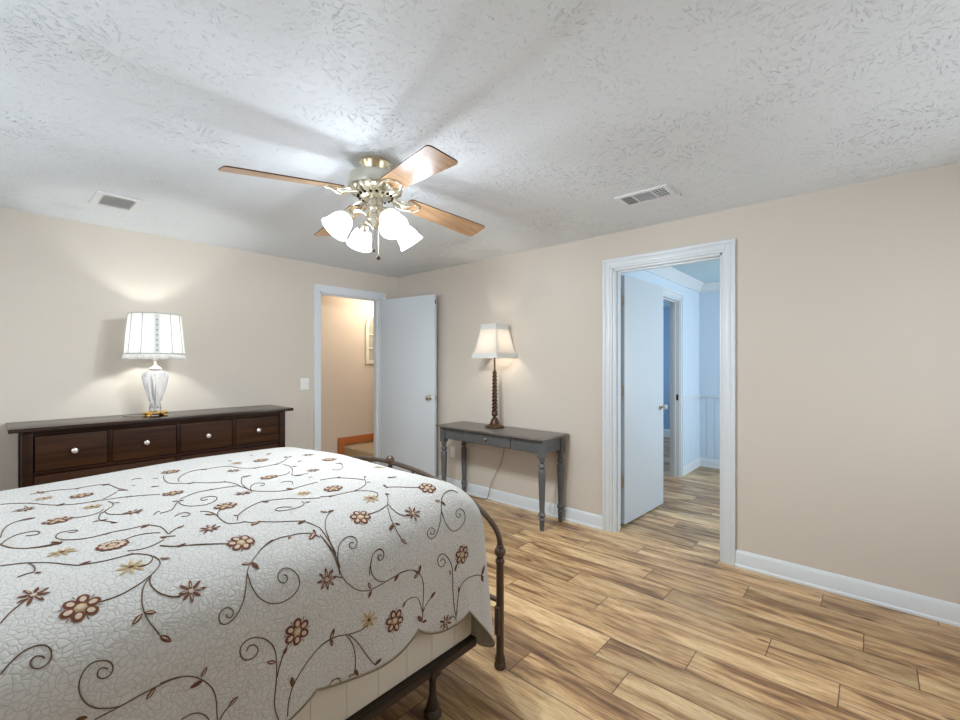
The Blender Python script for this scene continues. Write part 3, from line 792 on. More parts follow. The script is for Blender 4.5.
#EMBSTART
# embroidery: positions on the quilt surface in millimetres, snapped to it and raised like stitching
VINES = [[(578,1354,847),(551,1342,843),(524,1323,835),(503,1305,826),(483,1289,816),(472,1267,800)],[(472,1267,800),(462,1247,777),(448,1230,749),(427,1222,728),(406,1220,719),(392,1222,728),(390,1227,742),(397,1232,753),(410,1235,757),(423,1231,749),(425,1225,738),(417,1223,731),(407,1225,737),(410,1227,743)],[(477,1275,806),(476,1252,783),(484,1235,759),(503,1224,735),(534,1220,719),(569,1220,720),(594,1224,734),(604,1232,752),(599,1246,775),(583,1258,791),(563,1261,794),(548,1253,784),(547,1242,770),(559,1236,761),(572,1239,766),(571,1248,777),(563,1249,780)],[(264,1209,653),(289,1210,652),(313,1210,645),(339,1210,628),(360,1209,603),(374,1209,578),(380,1209,550),(381,1209,518),(382,1209,500)],[(388,1209,497),(396,1209,509),(408,1209,518),(416,1209,522)],[(305,1206,549),(323,1207,550),(339,1208,544),(355,1209,528),(363,1209,512)],[(528,1199,418),(519,1201,447),(518,1203,474),(523,1205,504),(526,1206,535),(526,1208,576),(524,1209,603),(510,1210,633),(484,1211,656),(456,1211,666),(438,1211,657),(433,1211,640),(441,1210,619),(456,1210,609),(474,1210,612),(481,1210,627),(471,1211,643),(456,1211,647),(450,1211,635)],[(527,1206,530),(534,1207,558),(544,1208,580),(553,1209,596),(567,1209,610)],[(551,1197,413),(555,1200,448),(566,1202,482),(590,1204,510),(621,1206,536),(652,1207,553),(680,1208,557),(717,1208,555)],[(688,1207,431),(709,1208,430),(717,1208,423)],[(702,1224,734),(725,1221,724)],[(283,1294,821),(300,1279,810),(320,1275,807),(331,1276,808)],[(323,1475,874),(351,1448,870),(390,1434,868),(472,1389,858)],[(713,1298,821),(724,1263,796),(729,1241,769),(731,1230,749)],[(19,1251,783),(33,1261,795),(50,1271,804),(68,1274,806),(84,1268,802),(91,1258,792),(90,1247,778),(78,1242,771),(66,1243,773),(59,1250,782),(62,1256,790),(70,1258,792),(79,1254,787),(80,1251,783)],[(193,1208,643),(168,1209,652),(148,1210,666),(133,1212,689),(127,1219,715),(133,1225,737),(147,1230,749),(163,1230,748),(179,1226,740),(185,1221,725),(178,1218,712),(165,1218,712),(157,1220,721),(159,1223,732),(167,1224,734),(175,1222,727)],[(152,1208,640),(172,1208,642),(202,1208,644),(228,1209,648),(255,1209,650),(284,1209,651),(303,1210,647)],[(175,1319,835),(188,1318,835),(211,1320,836),(236,1328,839),(268,1344,846),(298,1372,855),(307,1396,861),(298,1428,868)],[(274,1346,847),(258,1329,839),(249,1304,827),(245,1277,809),(250,1254,786),(269,1232,752)],[(278,1353,849),(270,1335,842),(272,1311,831),(287,1288,817),(310,1276,808),(319,1273,805)],[(25,1613,879),(50,1600,878),(71,1589,878),(109,1549,877),(133,1513,876),(154,1485,874)],[(154,1485,874),(195,1470,873),(235,1469,873),(261,1472,873),(284,1450,871),(298,1428,868),(288,1402,862),(273,1393,861),(258,1398,862)],[(71,1589,878),(82,1552,877),(80,1510,876),(68,1514,876),(51,1506,876)],[(21,1341,845),(35,1364,853),(52,1381,859),(62,1390,861)],[(28,1805,881),(41,1756,880),(63,1722,879),(90,1697,879),(119,1685,879),(136,1690,879)],[(255,1497,875),(280,1484,874),(308,1488,874),(339,1511,876)],[(713,1298,821),(721,1258,790),(724,1231,751),(733,1220,720),(747,1214,698),(780,1210,665),(820,1209,648),(864,1209,652),(925,1209,658),(968,1210,662),(1013,1209,650),(1041,1209,621),(1052,1208,581),(1049,1207,537),(1044,1206,486),(1041,1205,461)],[(879,1209,658),(859,1210,664),(836,1212,689),(833,1220,720),(848,1231,749),(872,1235,758),(890,1232,753),(892,1224,737),(880,1221,723),(866,1223,731),(869,1227,742)],[(706,1224,733),(733,1220,720)],[(950,1201,545),(968,1203,563),(1003,1204,561),(1026,1205,543),(1038,1205,507),(1044,1206,486)],[(1044,1206,486),(1064,1208,508),(1090,1210,522)],[(812,1204,545),(786,1205,537),(742,1207,545),(701,1208,559),(668,1208,557),(652,1207,553)],[(738,1207,547),(759,1206,513),(769,1205,470),(769,1205,431),(763,1206,410)],[(747,1207,543),(776,1205,509),(801,1202,463),(826,1196,421),(838,1194,408)],[(679,1207,421),(692,1207,432),(713,1208,427),(723,1208,407)],[(1212,1202,397),(1202,1205,448),(1198,1208,517),(1199,1209,574),(1196,1210,603),(1174,1211,644),(1142,1211,668),(1120,1211,652),(1128,1211,622),(1150,1211,611),(1165,1211,628),(1148,1211,646),(1135,1211,638)],[(1212,1209,574),(1226,1209,598),(1235,1209,610)],[(1213,1202,406),(1221,1203,461),(1236,1204,513),(1276,1202,528),(1335,1202,519),(1372,1201,499)],[(1175,1209,403),(1190,1206,413),(1207,1203,401),(1212,1201,383)],[(1307,1300,845),(1290,1308,852),(1258,1308,854),(1223,1294,842),(1207,1282,832),(1185,1256,803),(1159,1237,771),(1132,1224,739),(1106,1220,726),(1086,1224,738),(1088,1231,757),(1110,1236,767),(1125,1231,757),(1119,1225,742),(1102,1225,743),(1104,1229,752)],[(1185,1254,800),(1181,1234,765),(1203,1220,726),(1243,1219,723),(1280,1223,741),(1296,1233,765),(1288,1247,791),(1262,1248,793),(1244,1239,777),(1256,1231,761),(1273,1235,770),(1264,1239,778)],[(827,1214,696),(831,1219,717),(845,1229,746),(868,1235,759),(886,1235,758),(894,1227,744),(884,1222,726),(869,1221,725),(864,1225,738),(876,1228,744),(881,1224,736)],[(726,1345,843),(726,1309,828),(727,1276,807),(728,1249,779),(725,1229,745),(724,1223,730)],[(728,1228,744),(729,1241,769),(739,1258,790),(755,1274,805),(786,1285,814),(810,1279,809),(814,1263,796),(799,1251,782),(783,1253,784),(780,1262,795),(792,1267,799),(799,1262,795)],[(711,1316,831),(717,1292,818),(718,1263,796)],[(730,1252,783),(728,1288,815),(737,1331,838),(760,1372,852),(783,1399,859),(806,1414,863)],[(999,1346,854),(997,1314,841),(1010,1287,824),(1044,1276,817)],[(1035,1412,875),(1023,1378,866),(992,1344,853),(972,1303,832),(964,1277,814),(966,1268,805),(965,1251,786),(973,1235,762)],[(903,1337,844),(925,1334,844),(963,1336,848),(990,1345,853)],[(1173,1373,875),(1118,1413,881),(1067,1456,884)],[(834,1544,879),(869,1524,879),(918,1514,881),(961,1505,883),(997,1470,881),(1012,1440,878),(1005,1415,874),(980,1408,870)],[(961,1505,883),(1005,1520,886),(1031,1538,889),(1055,1581,892),(1075,1619,893),(1089,1626,893)],[(933,1728,890),(978,1716,891),(1003,1699,892),(1044,1621,893),(1052,1584,892)],[(1145,1931,894),(1135,1885,894),(1102,1831,893),(1068,1817,893),(1054,1842,893)],[(933,1209,659),(957,1210,663),(999,1210,656),(1032,1209,627)],[(529,2360,879),(512,2274,879),(510,2198,879),(531,2165,879),(558,2132,879),(582,2131,879),(606,2087,881),(637,2046,882),(666,2036,882),(682,1988,883),(687,1930,884)],[(547,2194,879),(557,2257,879),(596,2327,879),(647,2368,880),(684,2354,880),(725,2350,880),(779,2338,881),(795,2298,881),(807,2247,880),(850,2184,883),(900,2173,885),(938,2170,887),(989,2193,890),(1035,2246,891),(1050,2290,891)],[(739,2039,882),(704,1950,884),(687,1862,887),(686,1794,887)],[(682,1783,887),(700,1847,887),(730,1892,886),(755,1889,886),(763,1860,887),(748,1830,887),(737,1842,887)],[(681,1915,885),(683,1850,887),(688,1783,887),(720,1739,887),(755,1702,887),(798,1696,886),(853,1713,886),(902,1710,889)],[(474,1891,884),(531,1942,883),(587,1941,883),(631,1929,884),(659,1923,885),(685,1909,885)],[(386,1766,883),(405,1768,883),(423,1772,883),(450,1844,884),(464,1870,884)],[(461,1858,885),(458,1807,884),(473,1768,884),(501,1743,885),(533,1745,885),(563,1781,886),(571,1816,886),(557,1842,886),(535,1843,886),(521,1830,885),(523,1799,885),(539,1809,886)],[(410,1692,882),(424,1710,883),(443,1711,883),(453,1683,883),(438,1662,882),(425,1676,882)],[(479,1683,883),(501,1655,883),(506,1610,882),(501,1547,879),(507,1509,876),(528,1497,875),(546,1493,875)],[(504,1593,881),(513,1624,883),(525,1645,883),(539,1664,884)],[(537,1516,877),(551,1557,880),(581,1589,882),(626,1622,884),(660,1636,884),(701,1621,884),(746,1599,883),(774,1567,881),(828,1533,879)],[(548,1499,875),(567,1469,872),(587,1469,872),(626,1436,867),(671,1416,863),(698,1401,860),(713,1374,853),(726,1344,843)],[(532,1330,838),(562,1345,844),(595,1354,847),(629,1350,845),(665,1346,844),(692,1333,838),(707,1309,828)],[(356,1629,880),(360,1589,879),(357,1540,878),(370,1561,879),(392,1582,880),(406,1586,880)],[(336,1536,878),(354,1527,877),(370,1517,877)],[(323,1478,874),(342,1459,872),(358,1445,870),(376,1451,870)],[(383,1433,868),(412,1418,865),(442,1405,862),(471,1387,858)],[(898,1911,888),(944,1991,889),(969,2086,889),(962,2134,888)],[(841,1945,886),(888,1935,888),(921,1975,888)],[(657,1521,878),(671,1538,879),(692,1534,879),(712,1515,877)],[(660,1527,878),(667,1505,876),(710,1498,875),(742,1501,876),(764,1521,878),(762,1543,880)],[(808,1814,887),(826,1832,888),(846,1814,888),(847,1786,888),(827,1758,887)],[(898,1911,888),(901,1884,889),(954,1870,890)],[(36,2352,875),(60,2335,876),(84,2309,877),(116,2263,878),(142,2205,878),(169,2156,878),(201,2129,878),(234,2113,879),(262,2115,879),(289,2107,879),(316,2099,879),(345,2096,880),(371,2078,880),(403,2060,880),(443,2027,880)],[(117,2451,874),(144,2452,874),(182,2447,875),(218,2420,876),(246,2400,877),(278,2411,877),(318,2400,878),(342,2382,878),(353,2278,879),(366,2228,879),(376,2194,879)],[(342,2204,879),(315,2155,879),(290,2120,879)],[(29,1876,882),(37,1978,873),(52,2019,874),(71,2039,875),(89,2039,875)],[(28,1801,881),(41,1846,881),(62,1878,881),(79,1880,881),(100,1877,880),(109,1855,881),(106,1830,881),(91,1832,881),(79,1841,881)],[(28,1809,881),(39,1765,880),(63,1718,879),(94,1700,879),(119,1696,879),(142,1688,879)],[(148,1715,879),(136,1745,880),(136,1771,880),(144,1798,880),(162,1797,880),(180,1791,880),(186,1781,880),(179,1766,880),(164,1777,880)],[(148,1715,879),(170,1691,879),(200,1675,879),(234,1681,880),(261,1682,880),(291,1673,880),(324,1675,881),(336,1672,881),(356,1629,880)],[(175,1941,878),(187,1939,878),(222,1924,879),(252,1933,879),(270,1970,878)],[(297,2070,879),(306,2034,878),(300,1991,877),(277,1959,878),(269,1939,879),(272,1891,881),(297,1857,882),(321,1845,882)],[(270,1938,879),(256,1928,879),(244,1872,881),(244,1838,881),(257,1813,881),(275,1772,881)],[(260,1579,878),(269,1590,879),(285,1598,879),(309,1598,879),(334,1584,879),(344,1571,879)],[(368,1764,882),(383,1793,883),(391,1789,883)],[(421,2387,878),(435,2404,878),(455,2381,878)],[(108,2179,877),(99,2210,877),(94,2247,878)]]
LEAVES = [[(492,1297,821),(471,1302,825)],[(497,1300,823),(506,1276,807)],[(347,1210,623),(359,1210,643)],[(351,1209,615),(323,1209,611)],[(406,1209,517),(429,1209,532)],[(524,1208,570),(501,1209,583)],[(544,1208,580),(555,1209,597)],[(684,1208,557),(698,1208,582)],[(687,1208,558),(692,1208,534)],[(568,1202,481),(566,1204,511)],[(269,1229,746),(289,1224,733)],[(356,1442,869),(376,1452,870)],[(256,1209,650),(238,1208,632)],[(123,1210,658),(141,1209,651)],[(269,1231,751),(289,1223,731)],[(243,1266,799),(222,1254,787)],[(246,1266,800),(268,1260,794)],[(308,1408,864),(328,1395,861)],[(155,1483,874),(181,1492,875)],[(80,1507,876),(90,1496,875)],[(136,1690,879),(124,1721,879)],[(136,1690,879),(144,1706,879)],[(245,1468,873),(264,1475,874)],[(355,1451,870),(362,1442,869)],[(828,1209,653),(819,1211,676)],[(830,1209,648),(818,1208,627)],[(920,1208,643),(940,1210,660)],[(1031,1209,633),(1038,1210,659)],[(1033,1209,634),(1004,1208,622)],[(950,1201,545),(964,1202,561)],[(1041,1205,456),(1017,1201,485)],[(1041,1205,453),(1066,1208,448)],[(1083,1209,519),(1111,1210,535)],[(688,1208,559),(698,1208,585)],[(688,1208,557),(690,1208,535)],[(763,1205,414),(744,1207,414)],[(767,1205,426),(777,1204,402)],[(832,1195,412),(858,1192,421)],[(1189,1209,568),(1184,1210,588)],[(1210,1209,579),(1224,1209,598)],[(1226,1204,486),(1229,1205,509)],[(1356,1200,508),(1385,1207,541)],[(1365,1198,479),(1355,1200,511)],[(1203,1283,833),(1182,1291,837)],[(1207,1282,832),(1215,1265,815)],[(1307,1300,845),(1310,1289,838)],[(772,1430,866),(791,1413,862)],[(791,1413,862),(817,1414,863)],[(973,1235,762),(989,1226,743)],[(966,1271,808),(939,1260,797)],[(971,1272,809),(989,1264,803)],[(1028,1408,874),(1044,1397,872)],[(1068,1455,884),(1074,1480,887)],[(1068,1455,884),(1071,1444,882)],[(1134,1537,894),(1175,1520,893)],[(857,1524,878),(873,1520,879)],[(953,1505,882),(972,1509,884)],[(992,1695,892),(1016,1711,892)],[(1042,1556,890),(1057,1542,891)],[(1076,1618,893),(1093,1631,893)],[(1129,1947,894),(1158,1920,894)],[(1028,1209,629),(1037,1210,654)],[(558,2114,880),(586,2140,879)],[(653,2026,882),(677,2038,882)],[(691,2332,880),(681,2371,880)],[(843,2174,883),(874,2191,884)],[(930,2160,887),(959,2166,888)],[(1035,2295,890),(1044,2266,891)],[(1044,2266,891),(1067,2263,893)],[(740,2052,882),(786,2059,882)],[(800,1688,886),(791,1728,887)],[(897,1709,888),(914,1709,889)],[(580,1936,883),(598,1947,883)],[(646,1916,885),(668,1929,884)],[(465,1873,884),(446,1879,884)],[(466,1874,884),(479,1859,885)],[(481,1643,883),(504,1616,882)],[(661,1640,884),(673,1609,883)],[(543,1569,880),(553,1555,880)],[(555,1457,870),(590,1472,873)],[(674,1392,858),(706,1403,860)],[(619,1336,840),(632,1351,846)],[(672,1311,829),(706,1334,839)],[(703,1334,839),(703,1346,844)],[(389,1573,879),(409,1588,880)],[(337,1531,878),(348,1520,877)],[(355,1441,869),(378,1451,870)],[(969,2060,889),(986,2039,890)],[(897,1880,889),(924,1866,889)],[(920,1806,890),(939,1802,890)],[(1008,2437,886),(1047,2470,886)],[(1024,2118,892),(1052,2132,893)],[(768,1530,879),(784,1520,878)],[(826,2459,882),(834,2433,882)],[(943,2491,884),(958,2482,884)],[(167,2147,878),(192,2167,878)],[(257,2106,879),(273,2117,879)],[(350,2076,879),(370,2092,880)],[(319,2372,878),(350,2389,878)],[(350,2240,879),(362,2210,879)],[(362,2210,879),(377,2199,879)],[(140,2495,872),(152,2416,876)],[(72,2041,875),(111,2037,875)],[(120,1695,879),(142,1684,879)],[(128,1714,879),(142,1684,879)],[(230,1676,879),(245,1684,880)],[(313,1654,880),(340,1674,881)],[(306,2034,878),(323,2019,878)],[(226,1839,881),(243,1839,881)],[(243,1836,881),(263,1834,882)],[(261,1785,881),(278,1769,881)],[(483,2339,879),(505,2340,879)],[(446,2186,879),(476,2178,879)],[(240,2392,877),(257,2398,877)],[(400,2270,879),(413,2267,879)]]
FLOWERS = [(584,1210,626),(498,1378,855),(142,1319,835),(234,1566,878),(914,1197,517),(1251,1209,626),(873,1337,842),(1200,1356,871),(914,1589,885),(1152,2040,895),(571,2423,879),(480,2005,880),(934,2325,885),(819,1953,885),(555,1676,884),(498,1381,856),(245,2248,879),(154,1944,878),(234,1564,878)]
STARS = [(682,1223,732,1),(344,1277,809,1),(137,1607,878,2),(247,1404,863,2),(72,1399,862,1),(683,1223,731,1),(817,1204,560,2),(1163,1210,398,1),(1060,1279,821,1),(968,1412,870,2),(1244,1744,887,2),(652,1784,887,1),(833,2364,882,2),(808,1619,884,2),(455,1506,876,1),(768,2219,880,1),(996,1905,891,1),(1134,2222,896,1),(147,2318,878,2),(248,2036,877,2),(331,1853,883,1),(92,2184,877,1)]

def snap(p, lift):
    h, nn, _, _ = QBVH.find_nearest(Vector(p))
    if nn.dot(h - Vector((0.4, 2.07, 0.4))) < 0: nn = -nn
    return h + nn * lift, nn
em_ = MB()
def dense(p, step=0.008):
    out = [p[0]]
    for a, b in zip(p, p[1:]):
        k = max(1, int((b - a).length / step))
        out += [a + (b - a) * (i / k) for i in range(1, k + 1)]
    return out
for v in VINES:
    p = [Vector(q) / 1000 for q in v]
    p = smooth_pts(p, 3) if len(p) > 2 else p
    ribbon = []
    pp = [snap(q, 0.0014) for q in dense(p)]
    vs = []
    for i, (q, nn) in enumerate(pp):
        d = (pp[min(i + 1, len(pp) - 1)][0] - pp[max(i - 1, 0)][0])
        w = d.cross(nn); w = w.normalized() * 0.00135 if w.length > 1e-9 else Vector((0.0019, 0, 0))
        vs += [q - w - nn * 0.001, q - w * 0.6 + nn * 0.0008, q + w * 0.6 + nn * 0.0008, q + w - nn * 0.001]
    em_.add(vs, [(4 * i + j, 4 * i + j + 1, 4 * i + 5 + j, 4 * i + 4 + j) for i in range(len(pp) - 1) for j in range(3)], 0)
def patch(c, u, w, a, b, lift, mi, n=14, pointed=False):
    """small raised petal: centre c, long half-axis a along u, half-width b along w"""
    vs = [snap(c, lift + 0.0006)[0]]
    for i in range(n):
        q = 2 * PI * i / n; cs, sn = math.cos(q), math.sin(q)
        if pointed: sn *= (1 - 0.45 * abs(cs) ** 2)
        vs.append(snap(c + u * a * cs + w * b * sn, lift)[0])
    em_.add(vs, [(0, i + 1, (i + 1) % n + 1) for i in range(n)], mi)
rr = random.Random(8)
for a, b in LEAVES:
    a = Vector(a) / 1000; b = Vector(b) / 1000
    if (b - a).length > 0.075: b = a + (b - a).normalized() * 0.075
    c, nn = snap((a + b) / 2, 0); u = (b - a).normalized(); w = nn.cross(u).normalized()
    h = (b - a).length / 2; wd = min(0.0085, max(0.0045, h * 0.42))
    patch((a + b) / 2, u, w, h, wd, 0.0016, 1, pointed=True)
    patch((a + b) / 2, u, w, h * 0.72, wd * 0.32, 0.0026, 2 if rr.random() < 0.35 else 0, 10, True)
for f in FLOWERS:
    c, nn = snap(Vector(f) / 1000, 0); u0 = nn.cross(Vector((0.3, 0.9, 0.2))).normalized(); w0 = nn.cross(u0)
    R_ = 0.036; ph = rr.random() * 6
    for k in range(6):
        q = ph + k * PI / 3; u = u0 * math.cos(q) + w0 * math.sin(q); w = nn.cross(u)
        patch(c + u * R_ * 0.66, u, w, R_ * 0.37, R_ * 0.33, 0.0018, 1)
        patch(c + u * R_ * 0.62, u, w, R_ * 0.22, R_ * 0.17, 0.0030, 2, 12)
        q += PI / 6; u = u0 * math.cos(q) + w0 * math.sin(q); w = nn.cross(u)
        patch(c + u * R_ * 0.95, u, w, R_ * 0.16, 0.0012, 0.0016, 1, 6)
    patch(c, u0, w0, R_ * 0.30, R_ * 0.30, 0.0022, 3)
    patch(c, u0, w0, R_ * 0.20, R_ * 0.20, 0.0034, 2, 10)
for f in STARS:
    c, nn = snap(Vector(f[:3]) / 1000, 0); u0 = nn.cross(Vector((0.3, 0.9, 0.2))).normalized(); w0 = nn.cross(u0)
    R_ = 0.030; ph = rr.random() * 6
    for k in range(8):
        q = ph + k * PI / 4; u = u0 * math.cos(q) + w0 * math.sin(q); w = nn.cross(u)
        L_ = R_ * (0.85 + 0.3 * rr.random())
        patch(c + u * L_ * 0.58, u, w, L_ * 0.45, 0.0040, 0.0018, 1 if f[3] == 1 else 3, 10, True)
        if k % 2: patch(c + u * L_ * 0.5, u, w, L_ * 0.25, 0.0015, 0.0028, 2, 8, True)
    patch(c, u0, w0, R_ * 0.2, R_ * 0.2, 0.0026, 2 if f[3] == 1 else 1, 8)
em_.build('embroidery', [M_thread, M_brown, M_peach, M_tan], quilt)
#EMBEND

# ------------------------------------------------------------------ dresser
dr = thing('dresser', 'long dark brown wooden dresser with pale round knobs against the left wall', 'dresser', (0.975, 4.17, 0))
DX0, DX1, DY0, DY1, DZ = 0.150, 1.800, 3.952, 4.385, 0.975
MB().box(0.092, 1.862, 3.922, 4.402, 0.950, DZ).build('top', M_dressertop, dr, bevel=0.003)
m = MB()
for x in (DX0, DX1 - 0.052):
    m.box(x, x + 0.052, DY0, DY0 + 0.05, 0, 0.95).box(x, x + 0.052, DY1 - 0.05, DY1, 0, 0.95)
    m.box(x + 0.01, x + 0.04, DY0 + 0.05, DY1 - 0.05, 0.12, 0.95)
rx0, rx1 = DX0 + 0.052, DX1 - 0.052
m.box(rx0, rx1, DY1 - 0.02, DY1 - 0.008, 0.1, 0.95)
for z0, z1 in ((0.918, 0.95), (0.667, 0.689), (0.405, 0.425), (0.10, 0.15)):
    m.box(rx0, rx1, DY0 + 0.004, DY1 - 0.02, z0, z1)
xs = [0.205, 0.578, 0.981, 1.374, 1.745]
for x in xs[1:4]: m.box(x - 0.012, x + 0.014, DY0 + 0.004, DY0 + 0.3, 0.689, 0.918)
m.box(0.968, 0.994, DY0 + 0.004, DY0 + 0.3, 0.15, 0.667)
m.build('body', M_dresser, dr, bevel=0.002)
def drawer(x0, x1, z0, z1, knobs):
    d_ = MB().box(x0, x1, DY0 + 0.006, DY0 + 0.36, z0, z1).build('drawer', M_drawer, dr, bevel=0.003)
    for x in knobs:
        zc = (z0 + z1) / 2
        r_ = Matrix.Rotation(PI / 2, 4, 'X')
        MB().lathe([(0.008, 0), (0.007, 0.012), (0.013, 0.016), (0.0175, 0.022), (0.0165, 0.030), (0.008, 0.035), (0.0005, 0.036)], (x, DY0 + 0.006, zc), 20, 0, r_).build('knob', M_knobwhite, d_)
for a, b in zip(xs, xs[1:]):
    drawer(a + 0.004 + (0.012 if a != xs[0] else 0), b - (0.014 if b != xs[-1] else 0.002), 0.693, 0.914, [(a + b) / 2 + 0.003])
for a, b in ((rx0 + 0.004, 0.964), (0.998, rx1 - 0.004)):
    for z0, z1 in ((0.429, 0.663), (0.154, 0.401)):
        drawer(a, b, z0, z1, [a + (b - a) * 0.25, a + (b - a) * 0.75])

# crystal lamp -------------------------------------------------------
LX, LY, LZ = 0.873, 4.13, DZ + 0.0005
la = thing('crystal_table_lamp', 'lit cut-crystal table lamp with white drum shade on the dresser', 'table lamp', (LX, LY, LZ))
m = MB()
m.lathe([(0.001, 0.012), (0.055, 0.012), (0.074, 0.016), (0.080, 0.024), (0.074, 0.032), (0.052, 0.036), (0.034, 0.042), (0.001, 0.042)], (LX, LY, LZ), 28,
        flute=lambda a, j: 1 + 0.10 * math.cos(4 * a))
for i in range(4):
    a = PI / 4 + i * PI / 2
    m.lathe([(0.001, 0), (0.014, 0), (0.018, 0.006), (0.014, 0.015), (0.001, 0.018)], (LX + 0.072 * math.cos(a), LY + 0.072 * math.sin(a), LZ), 14)
m.build('base', M_gold, la)
fl_ = lambda a, j: 1 + 0.10 * abs(math.sin(8 * a + 2.2 * j)) * math.sin(PI * min(1, j * 1.15))
m = MB().lathe([(0.034, 0.042), (0.040, 0.050), (0.034, 0.085), (0.030, 0.100), (0.038, 0.120), (0.052, 0.170), (0.068, 0.235), (0.080, 0.290),
                (0.081, 0.315), (0.070, 0.336), (0.040, 0.350), (0.030, 0.356)], (LX, LY, LZ), 72, flute=fl_)
m.build('crystal_body', M_glass, la)
m = MB().tube([(LX, LY, LZ + 0.045), (LX, LY, LZ + 0.40)], 0.006, 10)
m.build('stem', M_nickel, la)
m = MB()
for i in range(8):
    m.lathe([(0.0005, 0), (0.007, 0.010), (0.0005, 0.020)], (LX - 0.052 * (0.62 + 0.05 * i) * 0.75, LY - 0.066 * (0.62 + 0.05 * i), LZ + 0.125 + i * 0.024), 8)
m.build('cut_diamonds', M_tape, la)
m = MB().lathe([(0.035, 0.356), (0.045, 0.360), (0.040, 0.370), (0.020, 0.380), (0.012, 0.395), (0.012, 0.42)], (LX, LY, LZ), 24)
m.lathe([(0.010, 0.42), (0.016, 0.43), (0.016, 0.47), (0.001, 0.475)], (LX, LY, LZ), 16)
m.build('socket', M_knobwhite, la)
rt, rb, zt, zb_ = 0.166, 0.192, LZ + 0.778, LZ + 0.475
def shade_shell(m, c, prof, seg, th=0.0015, flute=None, mi=0):
    inner = [(r - th, z) for r, z in reversed(prof)]
    m.lathe(prof + inner + [prof[0]], c, seg, mi, cap=False, flute=flute)
m = MB(); shade_shell(m, (LX, LY, 0), [(rb, zb_), (rt, zt)], 64)
sh = m.build('lamp_shade', M_shadeA, la)
m = MB()
m.lathe([(rt + 0.001, zt - 0.004), (rt + 0.003, zt), (rt, zt + 0.003), (rt - 0.003, zt)], (LX, LY, 0), 64, cap=False)
m.lathe([(rb + 0.001, zb_ - 0.003), (rb + 0.004, zb_ + 0.002), (rb + 0.001, zb_ + 0.006)], (LX, LY, 0), 64, cap=False)
cam_dir = math.atan2(-LY, -LX)
for k in range(12):
    a = cam_dir + 0.06 + (k) * PI / 6
    if k == 0: continue
    m.tube([(LX + (rb + 0.001) * math.cos(a), LY + (rb + 0.001) * math.sin(a), zb_), (LX + (rt + 0.001) * math.cos(a), LY + (rt + 0.001) * math.sin(a), zt)], 0.0032, 6)
m.build('trim_cord', M_tape, sh)
m = MB(); nn = 96
for i in range(nn):
    a0, a1 = 2 * PI * i / nn, 2 * PI * (i + 1) / nn
    r0 = rb + 0.006 + 0.003 * math.sin(i * 1.7); r1 = rb + 0.006 + 0.003 * math.sin((i + 1) % nn * 1.7)
    za = zb_ - 0.036 - 0.004 * math.cos(i * 2 * PI / 8); z2 = zb_ - 0.036 - 0.004 * math.cos((i + 1) * 2 * PI / 8)
    q = [(rb, a0, zb_), (rb, a1, zb_), (r1, a1, z2), (r0, a0, za)]
    m.add([(LX + r * math.cos(a), LY + r * math.sin(a), z) for r, a, z in q], [(0, 1, 2, 3)])
o = m.build('gathered_skirt', M_shadeA, sh)
md = o.modifiers.new('th', 'SOLIDIFY'); md.thickness = 0.0015
m = MB(); pa = cam_dir + 0.06
aw_ = 0.09
n = 8; vs = []
for j in range(2):
    r, z = ((rb + 0.0025, zb_), (rt + 0.0025, zt))[j]
    for i in range(n + 1):
        a = pa - aw_ + 2 * aw_ * i / n; vs.append((LX + r * math.cos(a), LY + r * math.sin(a), z))
for j in range(2):
    r, z = ((rb + 0.0005, zb_), (rt + 0.0005, zt))[j]
    for i in range(n + 1):
        a = pa - aw_ + 2 * aw_ * i / n; vs.append((LX + r * math.cos(a), LY + r * math.sin(a), z))
k = n + 1
fs = [(i, i + 1, k + i + 1, k + i) for i in range(n)] + [(2 * k + i, 3 * k + i, 3 * k + i + 1, 2 * k + i + 1) for i in range(n)]
fs += [(0, k, 3 * k, 2 * k), (n, 2 * k + n, 3 * k + n, k + n)]
m.add(vs, fs)
m.build('front_panel', M_shadetrim, sh)
m = MB()
for i in range(7):
    f = (i + 0.7) / 8; r = rb + (rt - rb) * f + 0.004; z = zb_ + (zt - zb_) * f
    MB().ball((LX + r * math.cos(pa), LY + r * math.sin(pa), z), 0.0058, seg=10).build('bead', M_bead, sh)
m = MB().tube([(LX - rt, LY, zt - 0.01), (LX + rt, LY, zt - 0.01)], 0.002, 6).tube([(LX, LY - rt, zt - 0.01), (LX, LY + rt, zt - 0.01)], 0.002, 6)
m.lathe([(0.002, -0.012), (0.006, 0.0), (0.004, 0.008), (0.010, 0.018), (0.001, 0.026)], (LX, LY, zt), 12)
m.tube([(LX, LY, LZ + 0.47), (LX, LY, zt)], 0.003, 8)
m.build('finial', M_nickel, la)
l_ = light('crystal_lamp_bulb', 'POINT', (LX, LY, LZ + 0.60), CRYSTAL_W, (0.96, 1.0, 0.97), 0.03)
crd = MB().tube(smooth_pts([(LX - 0.06, LY + 0.02, LZ + 0.005), (LX - 0.13, LY + 0.06, LZ + 0.004), (LX - 0.17, LY + 0.14, LZ + 0.004), (LX - 0.15, LY + 0.255, LZ + 0.004)]), 0.003, 8)
crd.build('power_cord', M_cordw, la)

